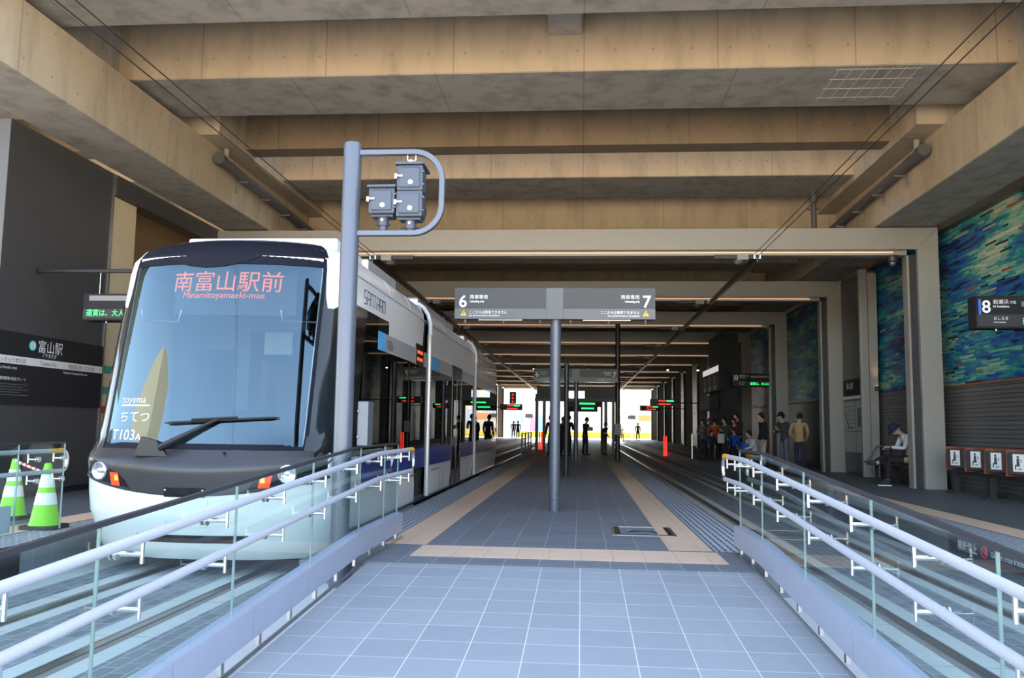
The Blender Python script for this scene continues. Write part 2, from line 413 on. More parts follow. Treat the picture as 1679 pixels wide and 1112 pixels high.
# upper side walls that close the recess above the side beams
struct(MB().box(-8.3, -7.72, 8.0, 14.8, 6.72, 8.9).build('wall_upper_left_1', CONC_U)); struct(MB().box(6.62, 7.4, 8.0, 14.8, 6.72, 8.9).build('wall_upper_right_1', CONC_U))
struct(MB().box(-8.3, -6.98, 15.2, 92, 6.72, 8.9).build('wall_upper_left_2', CONC)); struct(MB().box(5.98, 7.4, 15.2, 92, 6.72, 8.9).build('wall_upper_right_2', CONC))
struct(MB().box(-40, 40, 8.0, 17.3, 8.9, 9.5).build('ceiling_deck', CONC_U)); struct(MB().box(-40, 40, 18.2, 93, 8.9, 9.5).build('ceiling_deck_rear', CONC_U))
# chalk inspection grid on the second girder's underside
CH = mat('chalk_line', (.62, .60, .56), .9)
c = MB()
for k in range(7): c.box(4.0+k*.2-.006, 4.0+k*.2+.006, 13.0, 14.3, 6.842, 6.848)
for k in range(4): c.box(3.95, 5.25, 13.05+k*.38, 13.06+k*.38, 6.842, 6.848)
tag(c.build('chalk_grid', CH), 'pale chalk grid drawn on the underside of a concrete girder', 'marking')

# ------------------------------------------------------------------ portal frames
FR_Y = [18.8+6.85*i for i in range(11)]
ORD = ['first', 'second', 'third', 'fourth', 'fifth', 'sixth', 'seventh', 'eighth', 'ninth', 'tenth', 'eleventh']
def frame(i, y):
    xl, xr, zi, zo, d = -8.05, 7.15, 5.10, 5.68, .46
    t = thing('portal_frame', ((xl+xr)/2, y, 0), 'pale steel portal frame over the tracks, %s in line from the signal post' % ORD[i], 'portal frame', 'portal frames over the tracks')
    w = .61; g = .17
    # lintel: face plate and lit soffit with a groove between
    MB().prism([(xl-w, zo), (xr+w, zo), (xr+g+.005, zi+.10), (xl-g-.005, zi+.10)], y, y+.12, 'y').build('lintel', STEEL_PALE, t, bevel=.006)
    MB().box(xl, xr, y+.17, y+d, zi, zi+.30).build('soffit_rail', STEEL_PALE, t)
    MB().box(xl+.3, xr-.3, y+.125, y+.165, zi+.05, zi+.07).build('light_strip', WARM_LED, t)
    for s, x, lab in ((1, xr, None), (-1, xl, None)):
        p = MB().prism([(x+s*g, 0), (x+s*w, 0), (x+s*w, zo-.006), (x+s*g, zi+.094)], y, y+.12, 'y').build('post', STEEL_PALE, t, bevel=.006)
        MB().box(min(x, x+s*.13), max(x, x+s*.13), y+.20, y+d, 0, zi).build('inner_rail', STEEL_PALE, p)
        MB().box(min(x+s*.05, x+s*.5), max(x+s*.05, x+s*.5), y+.13, y+.20, 0.01, zi).build('groove_lining', STEEL_DARK, p)
    return t
for i, y in enumerate(FR_Y): frame(i, y)

# ------------------------------------------------------------------ walls
def mosaic():
    g = G('ribbon_mosaic_tile'); o = g.obj(); x = g.xyz(o)
    zz = g.math('ADD', x[2], g.math('MULTIPLY', g.noise(g.comb(0., x[1], 0.), .5, 2.), .05))
    row = g.math('FLOOR', g.math('DIVIDE', zz, .042))
    r0 = g.white(g.comb(row, 3., 0.))
    ln = g.math('ADD', .16, g.math('MULTIPLY', g.white(g.comb(row, 9., 1.)), .6))
    cell = g.math('FLOOR', g.math('DIVIDE', g.math('ADD', x[1], g.math('MULTIPLY', r0, 17.)), ln))
    r1 = g.white(g.comb(row, cell, 0.)); r2 = g.white(g.comb(cell, row, 7.))
    flow = g.noise(g.comb(0., g.math('MULTIPLY', x[1], .28), g.math('MULTIPLY', zz, 1.5)), 1.2, 3., .6)
    f = g.math('ADD', g.math('MULTIPLY', g.math('SUBTRACT', flow, .5), 2.3), g.math('MULTIPLY', r1, .36))
    f = g.math('ADD', f, .30)
    c = g.ramp(f, [(0., (.008, .02, .07)), (.13, (.01, .05, .24)), (.27, (.015, .10, .34)), (.38, (.01, .18, .24)), (.50, (.03, .27, .27)), (.62, (.16, .38, .30)), (.76, (.30, .44, .33)), (.90, (.48, .52, .36))], True)
    rare = g.math('GREATER_THAN', r2, .990); c = g.mix(rare, c, (.35, .05, .03))
    dark = g.math('LESS_THAN', r2, .045); c = g.mix(dark, c, (.012, .012, .014))
    sil = g.math('MULTIPLY', g.math('GREATER_THAN', r2, .90), g.math('LESS_THAN', r2, .912)); c = g.mix(sil, c, (.40, .36, .20))
    return g.set(c, .45, 0., .35)
MOS = mosaic()
def louvre(name, base, pitch, lw):
    g = G(name); o = g.obj(); x = g.xyz(o)
    r = g.math('FLOOR', g.math('DIVIDE', x[2], pitch)); n = g.white(g.comb(r, 2., 0.)); nn = g.noise(g.scale(o, (1, .6, 8)), 3., 4.)
    c = g.mix(g.math('ADD', g.math('MULTIPLY', n, .5), g.math('MULTIPLY', nn, .5)), tuple(v*.72 for v in base), tuple(v*1.2 for v in base))
    ln = g.line(x[2], pitch, lw); c = g.mix(ln, c, tuple(v*.3 for v in base))
    g.set(c, .45, .2); g.bump(g.math('SUBTRACT', 1., ln), .6, .01); return g.m
LOUV = louvre('grey_ribbed_cladding', (.13, .13, .135), .085, .016)
struct(MB().box(8.06, 8.6, 3, 92, 2.22, 5.72).build('wall_right', MOS))
struct(MB().box(8.0, 8.6, 3, 92, .0, 2.22).build('wall_right_lower', LOUV))
struct(MB().box(7.97, 8.0, 3, 92, 2.19, 2.23).build('trim_10', mat('rust_trim', (.25, .10, .05), .6)))
struct(MB().box(7.9, 8.6, 3, 92, 5.66, 5.84).build('trim_11', PANEL_DK))
struct(MB().box(7.95, 8.06, 3, 92, 0, .10).build('baseboard_right', PANEL_DK))
# dark panel wall beside the left platform
struct(MB().box(-8.95, -8.6, 11.64, 14.45, .10, 5.74).build('wall_left', PANEL_DK, bevel=.01))
struct(MB().box(-8.9, -8.66, 11.7, 14.4, 0, .10).build('baseboard_left', BLACK))
struct(MB().box(-8.64, -8.585, 14.45, 14.50, .1, 5.74).build('trim_12', STAIN))
CREAM = mat('cream_wall_panel', (.60, .50, .32), .6, 0., .06); TIMBER = mat('brown_timber_wall', (.20, .12, .055), .6, 0., .15)
struct(MB().box(-9.4, -8.63, 14.56, 15.36, 0, 5.34).build('wall_left_pier_1', CREAM, bevel=.01))
struct(MB().box(-9.3, -8.9, 22.5, 23.3, 0, 5.6).build('wall_left_pier_2', CREAM, bevel=.01))
struct(MB().box(-9.6, -9.3, 15.36, 92, 0, 5.6).build('wall_left_rear', TIMBER))
struct(MB().box(-9.3, -9.2, 17.4, 22.5, 3.9, 4.0).box(-9.3, -9.2, 17.4, 22.5, 2.2, 2.3).box(-9.3, -9.2, 19.6, 19.7, 0, 5.6).build('trim_13', CREAM))
struct(MB().box(-8.9, -8.55, 14.5, 34, 5.35, 5.72).build('trim_14', PANEL_DK))
TEAL = mat('teal_band', (.05, .30, .24), .5); REDB = mat('red_band', (.5, .03, .02), .5)
struct(MB().box(-9.0, -8.62, 14.555, 15.365, 2.06, 2.20).box(-9.0, -8.62, 14.555, 15.365, 1.68, 1.82).box(-9.0, -8.62, 14.555, 15.365, .62, .78).build('trim_15', TEAL))
struct(MB().box(-9.0, -8.62, 14.555, 15.365, 1.34, 1.47).build('trim_16', REDB))
struct(MB().box(-10.6, -9.9, 11.6, 13.2, -.36, 5.9).build('wall_left_pale_pier', mat('white_rendered_wall', (.85, .84, .80), .7), bevel=.02))
# ------------------------------------------------------------------ tram
T_WHITE = mat('white_tram_paint', (.82, .83, .84), .22, 0., .02, coat=.4)
T_SILVER = mat('silver_grey_tram_band', (.50, .51, .54), .25, .2, .03, coat=.3)
T_GREY = mat('graphite_tram_mask', (.045, .045, .05), .38, .3, .05, coat=.15)
T_NAVY = mat('dark_visor_paint', (.008, .009, .016), .55, 0., .04)
T_NAVY.node_tree.nodes['Principled BSDF'].inputs['Specular IOR Level'].default_value = .12
T_BLACK = mat('gloss_black_tram_paint', (.010, .011, .013), .10, 0., .04)
T_BLUE = mat('blue_tram_stripe', (.018, .045, .27), .28, 0., .03, coat=.3)
T_SKYB = mat('sky_blue_door_mark', (.10, .42, .80), .35, 0., .03)
T_WIND = glass_mat('windscreen_glass', (.42, .50, .50), 1.6, .0, add=.07, refl=(.62, .86, 1.0))
T_SIDE = glass_mat('smoked_side_glass', (.20, .23, .22), 1.5, .0, (.004, .005, .005), .35, add=.03)
T_INT = mat('tram_interior_grey', (.10, .12, .15), .6)
XC, ZRL = -3.85, -.33
PRO = [(-.16, 8.34), (-.10, 8.28), (0, 8.22), (.3, 8.08), (.5, 8.03), (.74, 8.0), (.78, 8.01), (.93, 8.15), (2.0, 8.385), (3.0, 8.62), (3.12, 8.70), (3.22, 8.88), (3.28, 9.15), (3.31, 9.6)]
HWZ = [(-.16, 1.24), (0, 1.27), (.3, 1.30), (2.85, 1.30), (3.0, 1.28), (3.12, 1.21), (3.22, 1.06), (3.28, .86), (3.31, .60)]
def itp(t, z):
    if z <= t[0][0]: return t[0][1]
    for (a, b), (c, d) in zip(t, t[1:]):
        if z <= c: return b+(d-b)*(z-a)/(c-a)
    return t[-1][1]
CORN, PEX = .62, 2.0
def S(s, z, off=0.):
    """tram shell: s in -1..1 runs across the front, beyond it runs back along the sides (1 m per unit)"""
    u = max(-1., min(1., s)); hw = itp(HWZ, z)
    w = max(0., 1-abs(z-.82)/.35)
    yn = itp(PRO, z-.10*u*u*w)
    a = abs(u)
    y = yn+CORN*(1-(max(0., 1-a**PEX))**(1/PEX))
    x = XC+u*hw
    if abs(s) > 1: y += abs(s)-1
    if off:
        e = 1e-3
        p = Vector((x, y, z))
        if abs(s) > 1: n = Vector((math.copysign(1, s), 0, 0))
        else:
            q = Vector(S(min(1., u+e) if u < .999 else u-e, z)); r = Vector(S(u, z+e))
            d1 = (q-p)*(1 if u < .999 else -1); d2 = r-p; n = d1.cross(d2)
            if n.length < 1e-12: n = Vector((0, -1, 0))
            n.normalize()
            if n.y > .2 or (abs(u) < .9 and n.y > 0): n = -n
        return tuple(p+n*off)
    return (x, y, z)
def lin(a, b, n): return [a+(b-a)*i/n for i in range(n+1)]
def spatch(s0, s1, zlo, zhi, off, ns=24, nz=12):
    """patch on the shell between two height curves of s"""
    m = MB()
    def f(s, v):
        a, b = (zlo(s) if callable(zlo) else zlo), (zhi(s) if callable(zhi) else zhi)
        return S(s, a+(b-a)*v, off)
    return m.grid(f, lin(s0, s1, ns), lin(0, 1, nz))
tram = thing('tram', (XC, 16.5, ZRL), 'white low-floor tram with an orange destination display, standing beside the central platform', 'tram')
YB = 13.66
s_front = sorted(set([math.copysign(1-(1-abs(t))**1.6, t) for t in lin(-1, 1, 44)]+[-.795, .795]))
def s_of_y(y): return 1+(y-(itp(PRO, 1.5)+CORN))
side_s = [1.15, 1.4, 2., 3., 4., 5.2]
us = [-v for v in side_s[::-1]]+s_front+side_s
zs = sorted(set([p[0] for p in PRO]+[p[0] for p in HWZ]+lin(-.1, 3.0, 22)+[.98, 2.94, .85, 2.34]))
def skip(u, z):
    if abs(u) < .795 and .98 < z < 2.94: return True
    return u > 1.3 and .85 < z < 2.34
shell = MB().grid(lambda u, z: (lambda p: (p[0], min(p[1], YB) if abs(u) > 1 else p[1], p[2]))(S(u, z)), us, zs, skip=skip)
# rear end of the shell up to the joint, and the roof
shell.grid(lambda x, y: (XC+x, y, 3.31), [-.6, 0, .6], [10.1, YB])
shell.build('body_shell', T_WHITE, tram, True)
ws = spatch(-.82, .82, .935, 3.02, .004, 36, 20).build('windscreen', T_WIND, tram, True)
fr = MB()
for a, b in ((-.828, -.803), (.803, .828)):
    fr.grid(lambda s, v: S(s, .94+(3.0-.94)*v, .009), lin(a, b, 2), lin(0, 1, 16))
fr.grid(lambda s, v: S(s, .935+.06*v, .010), lin(-.82, .82, 30), [0, 1])
fr.grid(lambda s, v: S(s, 2.90+.13*v+0*s, .010), lin(-.82, .82, 30), [0, 1])
fr.grid(lambda s, v: S(s, 2.99-(.13*max(0., 1-((s+.1)/.42)**2))*v, .012), lin(-.5, .3, 16), [0, 1])
fr.build('windscreen_frame', T_NAVY, ws)
spatch(-.845, .845, 3.02, 3.235, .006, 30, 6).build('roof_visor', T_NAVY, tram, True)
zb = lambda s: .49+.17*min(1, abs(s))**2
fas = spatch(-1.0, 1.0, zb, .945, .006, 44, 14).build('nose_mask', T_GREY, tram, True)
# gloss black corners that wrap round to the side windows
def ctop(s):
    a = abs(s)
    return 2.95-.50*max(0., min(1., (a-.818)/.03))+.11*max(0., min(1., (a-.90)/.1))
def clow(s):
    a = abs(s)
    return .93-.20*max(0., min(1., (a-.88)/.06)) if a < .94 else (.73+(a-.94)*1.9 if a < 1.12 else max(.86, 1.07-(a-1.12)*.5))
for sg, nm in ((1, 'r'), (-1, 'l')):
    m = MB().grid(lambda k, v: S(sg*k, clow(k)+(ctop(k)-clow(k))*v, .007), [.815, .825, .84, .86, .88, .90, .92, .95, .965, .98, .99, 1.0, 1.03, 1.08, 1.15, 1.25, 1.35, 1.6], lin(0, 1, 12))
    m.build('corner_mask', T_BLACK, tram, True)
# headlight pods
for sg in (1, -1):
    def ptop(s):
        t = (abs(s)-.47)/.50
        return .565+.30*t**.55
    pod = MB().grid(lambda k, v: S(sg*k, (zb(k)+.035)+(ptop(k)-zb(k)-.035)*v, .012), lin(.47, .975, 16), lin(0, 1, 6)).build('headlight_pod', T_BLACK, fas, True)
    MB().grid(lambda k, v: S(sg*k, zb(k)+.005+.03*v, .016), lin(.46, .985, 16), [0, 1]).build('pod_lip', T_GREY, fas)
    def lamp(s, z, r, nm, m, dome):
        c = Vector(S(sg*s, z, .012)); n = (Vector(S(sg*s, z, .10))-c).normalized()
        n = (n+Vector((0, -.8, 0))).normalized()
        rot = n.to_track_quat('Z', 'Y').to_matrix().to_4x4()
        return MB().lathe([(r*1.12, -.06), (r*1.12, .030), (r*1.0, .040), (r*.86, .026), (r*.5, .016), (r*.3, .014), (r*.28, .03), (r*.01, .034)], seg=24).move(Matrix.Translation(c) @ rot).build(nm, m, fas, True)
    lamp(.735, .715, .082, 'headlight', mat('headlight_reflector', (.75, .75, .76), .15, .8, .04), .0)
    ind = mat('lit_orange_indicator', (.8, .06, .01), .3, 0., .1, ((1., .045, .01), .22))
    m = MB().grid(lambda k, v: S(sg*(k+.02*v), .575+.05*(k-.5)+.125*v, .022), lin(.535, .615, 4), lin(0, 1, 4))
    m.build('indicator_lamp', ind, fas, True)
    MB().grid(lambda k, v: S(sg*(.553+.03*k), .63+.05*v, .025), [0, 1], [0, 1]).build('indicator_filament', mat('indicator_hot_spot', (1, .5, .05), .3, 0., .02, ((1., .45, .04), .45)), fas)
pl = spatch(-.16, .16, .485, .575, .014, 8, 4).build('towing_cover', T_BLACK, fas)
MB().ball(S(-.145, .55, .02), .012, 8, 6).ball(S(.145, .55, .02), .012, 8, 6).build('cover_screw', CHROME, pl)
SEAM = mat('panel_seam', (.42, .43, .46), .5)
def seam_line(pts, w=.006):
    return MB().tube([S(s, z, .001) for s, z in pts], w*.5, 5)
seam_line([(-.17, .45), (-.17, .22), (-.14, .18), (.14, .18), (.17, .22), (.17, .45)]).build('hatch_seam', SEAM, tram)
seam_line([(.97, -.08), (.975, .62)]).build('corner_seam', SEAM, tram)
seam_line([(-.975, .30), (-.93, .30)], .01).build('corner_seam', SEAM, tram)
spatch(-.45, .45, .02, .10, .004, 10, 3).build('coupler_slot', T_BLACK, tram)
# wiper
pv = S(-.36, .90, .03)
wp = MB().prism([(pv[0]-.10, pv[2]-.05), (pv[0]+.24, pv[2]-.05), (pv[0]+.12, pv[2]+.10), (pv[0]-.04, pv[2]+.14)], pv[1]-.04, pv[1]+.02, 'y')
w0, w1 = S(-.24, .90, .075), S(.18, 1.235, .055)
wp.tube([w0, w1], [.034, .016], 8)
wiper = wp.build('wiper_arm', BLACK, tram)
bp = [S(s, 1.19+.085*(s+.22), .045) for s in lin(-.24, .62, 16)]
MB().tube(bp, [.006]+[.013]*15+[.004], 6).build('wiper_blade', RUBBER, wiper)
MB().tube([S(s, 1.205+.085*(s+.22), .06) for s in lin(-.02, .32, 8)], .014, 6).build('blade_carrier', BLACK, wiper)
for s, z in ((-.40, .905), (.26, .90)): MB().cyl(S(s, z, .0), S(s, z, .045), .014).build('washer_nozzle', STEEL_DARK, tram)
# lettering on the windscreen
def on_front(s0, z0, off=.006):
    x0 = XC+s0*1.3
    def f(a, b): return S((x0+a-XC)/itp(HWZ, z0+b), z0+b, off)
    return f
ORANGE = mat('orange_led_lettering', (.5, .10, .02), .5, 0., .02, ((1., .17, .015), .34))
disp = MB().box(-4.55, -3.15, 9.0, 9.2, 2.40, 2.98).build('destination_display', mat('display_housing', (.03, .06, .10), .4), tram)
text('destination_lettering', '南富山駅前', .245, ORANGE, lambda a, b: S((a+.07)/1.3, 2.625+b, -.03), disp, 'CENTER')
text('destination_lettering', 'Minamitoyamaeki-mae', .10, ORANGE, lambda a, b: S((a+.05)/1.3, 2.53+b, -.03), disp, 'CENTER')
text('fleet_number', 'T103', .15, WHITE_INK, on_front(-.75, 1.02), ws)
text('fleet_number', 'A', .10, WHITE_INK, on_front(-.505, 1.02), ws)
text('operator_lettering', 'toyama', .105, mat('frosted_lettering', (.62, .66, .62), .6), on_front(-.70, 1.40), ws)
text('operator_lettering', 'ちてつ', .13, _mats['frosted_lettering'], on_front(-.70, 1.21), ws)
spatch(-.70, -.42, 1.365, 1.38, .006, 6, 1).build('operator_rule', _mats['frosted_lettering'], ws)
# side of the leading car
XS = XC+1.3
def side(y0, y1, z0, z1, off, m, nm, par=tram): return MB().box(XS-.03, XS+off, y0, y1, z0, z1).build(nm, m, par)
def glasspane(y0, y1, z0, z1, par=tram, nm='side_window'):
    return MB().box(XS-.012, XS+.006, y0, y1, z0, z1).build(nm, T_SIDE, par)
glasspane(9.22, 10.9, .85, 2.56); glasspane(10.92, YB, .85, 2.36)
side(9.22, 10.33, 2.34, 2.56, .004, T_BLACK, 'window_header')
side(10.34, 10.70, 2.15, 2.385, .010, T_SKYB, 'door_marker')
side(10.70, YB, 2.15, 2.385, .009, T_SILVER, 'silver_band')
side(9.7, YB, .54, .845, .008, T_BLUE, 'blue_stripe')
text('fleet_number', 'T103A', .17, DARK_INK, right_at(XS+.012, 10.78, 2.20), tram, sx=.8)
# side name in thin square strokes
def stroke_letters():
    m = MB(); y = 9.62; H = .16; L = .012
    gl = {'S': ['h0', 'h1', 'h2', 'v0t', 'v1b'], 'A': ['h2', 'h1', 'v0', 'v1'], 'N': ['h2', 'v0', 'v1'], 'T': ['h2', 'vm'], 'R': ['h2', 'h1', 'v0', 'v1t', 'v1b'], 'M': ['h2', 'v0', 'vm', 'v1']}
    for ch, w in zip('SANTRAM', (.10, .11, .11, .10, .11, .11, .15)):
        for st in gl[ch]:
            if st[0] == 'h':
                z = {'0': 0, '1': H*.45, '2': H}[st[1]]; m.box(XS+.001, XS+.005, y, y+w, 2.63+z-L/2, 2.63+z+L/2)
            else:
                yy = {'0': y, '1': y+w, 'm': y+w/2}[st[1]]; a, b = 0, H
                if st.endswith('t'): a = H*.45
                if st.endswith('b'): b = H*.45
                m.box(XS+.001, XS+.005, yy-L/2, yy+L/2, 2.63+a, 2.63+b)
        y += w+.045
    return m
stroke_letters().build('side_lettering', DARK_INK, tram)
led = side(12.75, 13.35, 2.13, 2.47, .014, T_BLACK, 'route_display')
MB().box(XS+.012, XS+.017, 12.83, 13.27, 2.32, 2.37).box(XS+.012, XS+.017, 12.83, 13.27, 2.21, 2.26).build('route_lettering', mat('red_orange_led', (.8, .1, .02), .5, 0., .02, ((1, .10, .02), .2)), led)
# crease and roof seams
MB().box(XS-.01, XS+.006, 9.3, YB, 2.895, 2.91).build('roof_crease', SEAM, tram)
def roof_rib(y):
    pts = [(XC+itp(HWZ, z)+.002, y, z) for z in (2.91, 3.0, 3.06, 3.12, 3.17, 3.22, 3.28, 3.31)]
    return MB().tube(pts, .006, 5).build('roof_seam', SEAM, tram)
for y in (11.0, 12.3, 15.6, 17.4, 21.5, 23.0): roof_rib(y)
# following cars
def car(y0, y1, last=False):
    prof = [(-1.27, 0.02), (-1.30, .3), (-1.30, 2.85), (-1.28, 3.0), (-1.21, 3.12), (-1.06, 3.22), (-.86, 3.28), (-.60, 3.31), (.60, 3.31), (.86, 3.28), (1.06, 3.22), (1.21, 3.12), (1.28, 3.0), (1.30, 2.85), (1.30, 2.36)]
    low = [(1.30, .845), (1.30, .3), (1.27, .02)]
    ys = [y0, y1]
    m = MB().grid(lambda k, y: (XC+prof[int(k)][0], y, prof[int(k)][1]), range(len(prof)), ys)
    m.grid(lambda k, y: (XC+low[int(k)][0], y, low[int(k)][1]), range(3), ys)
    m.prism([(XC+p[0]*.98, p[1]) for p in prof]+[(XC+p[0]*.98, p[1]) for p in low], y1-.04, y1-.01, 'y')
    c = m.build('car_body', T_WHITE, tram, True)
    MB().box(XS-.01, XS+.006, y0, y1, 2.895, 2.91).build('roof_crease', SEAM, c)
    return c
c2 = car(14.04, 19.86); c3 = car(20.16, 25.2, True)
glasspane(14.04, 16.5, .845, 2.36, c2); glasspane(17.75, 19.86, .845, 2.36, c2)
dr = MB().box(XS-.012, XS+.008, 16.52, 17.73, .03, 2.30).build('sliding_door', T_SIDE, c2)
MB().box(XS+.006, XS+.014, 17.11, 17.14, .05, 2.30).box(XS+.006, XS+.014, 16.5, 16.54, .03, 2.3).box(XS+.006, XS+.014, 17.71, 17.75, .03, 2.3).build('door_edge', T_BLACK, dr)
side(14.04, 14.85, 2.15, 2.385, .010, T_SKYB, 'door_marker', c2); side(14.85, 16.4, 2.15, 2.385, .009, T_SILVER, 'silver_band', c2)
side(16.4, 17.8, 2.12, 2.40, .012, T_BLACK, 'route_display', c2); side(17.8, 19.86, 2.15, 2.385, .009, T_SILVER, 'silver_band', c2)
side(14.04, 16.5, .54, .845, .008, T_BLUE, 'blue_stripe', c2); side(17.75, 19.86, .54, .845, .008, T_BLUE, 'blue_stripe', c2)
glasspane(20.16, 25.2, .845, 2.36, c3)
side(20.16, 25.2, .54, .845, .008, T_BLUE, 'blue_stripe', c3); side(20.5, 25.2, 2.15, 2.385, .009, T_SILVER, 'silver_band', c3); side(20.16, 20.5, 2.15, 2.385, .010, T_SKYB, 'door_marker', c3)
# articulation joints with their pale hoops
for y0, y1 in ((YB, 14.04), (19.86, 20.16)):
    b = MB().prism([(XC-1.2, .02), (XC+1.2, .02), (XC+1.2, 2.9), (XC+.95, 3.2), (XC-.95, 3.2), (XC-1.2, 2.9)], y0, y1, 'y').build('joint_bellows', RUBBER, tram)
    ym = (y0+y1)/2
    MB().tube([(XS+.012, ym, .06), (XS+.012, ym, 2.3), (XS+.012, ym, 2.72)], .04, 8).build('joint_strip', T_SILVER, b, True)
    MB().tube([(XS+.02, ym, 2.70), (XS+.02, ym, 2.9), (XS-.02, ym, 3.05), (XS-.10, ym, 3.17), (XS-.20, ym, 3.24)], .035, 8).build('joint_hoop', T_WHITE, b, True)
# skirt details
MB().box(XS+.001, XS+.005, 12.1, 13.1, .44, .455).box(XS+.001, XS+.004, 13.1, 13.108, .05, .44).box(XS+.001, XS+.005, 14.4, 15.2, .44, .455).box(XS+.001, XS+.004, 15.2, 15.208, .05, .44).box(XS+.001, XS+.004, 15.6, 15.608, .05, .44).box(XS+.001, XS+.005, 20.9, 22.4, .42, .43).build('skirt_seam', T_GREY, tram)
MB().box(XS-.02, XS+.003, 9.2, 25.2, .015, .05).build('sill_shadow_gap', T_BLACK, tram)
# bogies below the floor
for y in (11.0, 16.9, 22.8): MB().box(XC-1.0, XC+1.0, y-.9, y+.9, -.22, .02).build('bogie', STEEL_DARK, tram)
for y in (10.4, 11.6, 16.3, 17.5, 22.2, 23.4):
    for sx in (-.5335, .5335): MB().cyl((XC+sx-.06, y, -.05), (XC+sx+.06, y, -.05), .272, seg=20).build('wheel', RAIL, tram)
# roof equipment
MB().box(XC-.80, XC+1.0, 9.45, 10.6, 3.2, 3.375).build('roof_unit', T_WHITE, tram, bevel=.03)
MB().box(XC-.95, XC+1.0, 10.9, 12.6, 3.24, 3.42).build('roof_unit', T_SILVER, tram, bevel=.03)
MB().box(XC-.95, XC+.95, 14.6, 18.8, 3.24, 3.46).build('roof_unit', T_SILVER, tram, bevel=.03)
MB().box(XC-.95, XC+.95, 20.6, 24.6, 3.24, 3.44).build('roof_unit', T_SILVER, tram, bevel=.03)
pg = MB()
for sx in (-.5, .5):
    pg.tube([(XC+sx, 21.2, 3.46), (XC+sx*.8, 22.8, 3.75), (XC+sx*.6, 21.4, 3.98)], .022, 6)
pg.tube([(XC-.85, 21.4, 3.92), (XC-.6, 21.4, 4.0), (XC+.6, 21.4, 4.0), (XC+.85, 21.4, 3.92)], .02, 6).tube([(XC-.5, 21.2, 3.46), (XC+.5, 21.2, 3.46)], .03, 6)
pg.build('pantograph', STEEL_DARK, tram)
# inside: floor, cab bulkhead, console, seats, grab poles
MB().box(XC-1.24, XC+1.24, 8.7, 25.1, .03, .07).build('cabin_floor', T_INT, tram)
MB().box(XC-1.22, XC+1.22, 9.3, 25.1, 2.90, 2.96).build('cabin_ceiling', T_INT, tram)
MB().box(XC-1.24, XC-1.20, 10.3, 25.1, .07, 1.0).box(XC-1.24, XC-1.20, 10.3, 25.1, 2.2, 2.9).build('cabin_wall', T_INT, tram)
bh = MB().box(XC-1.2, XC-.25, 10.1, 10.16, .07, 2.9).box(XC+.45, XC+1.2, 10.1, 10.16, .07, 1.1).box(XC-.25, XC+.45, 10.1, 10.16, 2.35, 2.9).build('cab_bulkhead', T_INT, tram)
MB().box(XC-.95, XC-.45, 10.08, 10.10, 1.15, 2.1).build('bulkhead_window', T_SIDE, bh)
MB().box(XC-.05, XC+.3, 10.05, 10.09, 2.05, 2.33).build('notice_frame', mat('pale_notice', (.5, .55, .55), .6), bh)
MB().prism([(8.75, .07), (9.25, .07), (9.25, .85), (8.75, .98)], XC-1.0, XC+1.0, 'x').build('driver_console', T_NAVY, tram)
MB().box(XC-.30, XC+.22, 9.55, 9.68, .6, 1.35).box(XC-.30, XC+.22, 9.35, 9.68, .5, .62).build('driver_seat', T_NAVY, tram, bevel=.04)
for a, b in ((-1.05, -.62), (.55, 1.05)):
    MB().tube([(XC+a, 8.95, 2.45), (XC+a+.02, 8.95, 2.33), (XC+b, 8.95, 2.31), (XC+b+.03, 8.95, 2.45)], .012, 6).build('sun_blind_rail', STAIN, tram)
YP = mat('yellow_grab_pole', (.55, .50, .02), .4); GP = mat('green_pillar', (.05, .30, .20), .5)
for y in (10.5, 12.5, 15.0, 18.6, 21.5, 23.6): MB().cyl((XC+.75, y, .07), (XC+.75, y, 2.9), .02).build('grab_pole', YP, tram)
MB().box(XC+.95, XC+1.12, 11.6, 11.95, .07, 2.3).build('door_pillar', GP, tram)
for y in (11.2, 12.2, 13.0, 15.2, 16.0, 18.4, 19.2, 21.2, 22.4, 23.6):
    MB().box(XC-1.1, XC-.3, y, y+.45, .42, .54).box(XC-1.1, XC-.3, y+.40, y+.48, .5, 1.2).build('seat', T_NAVY, tram, bevel=.03)
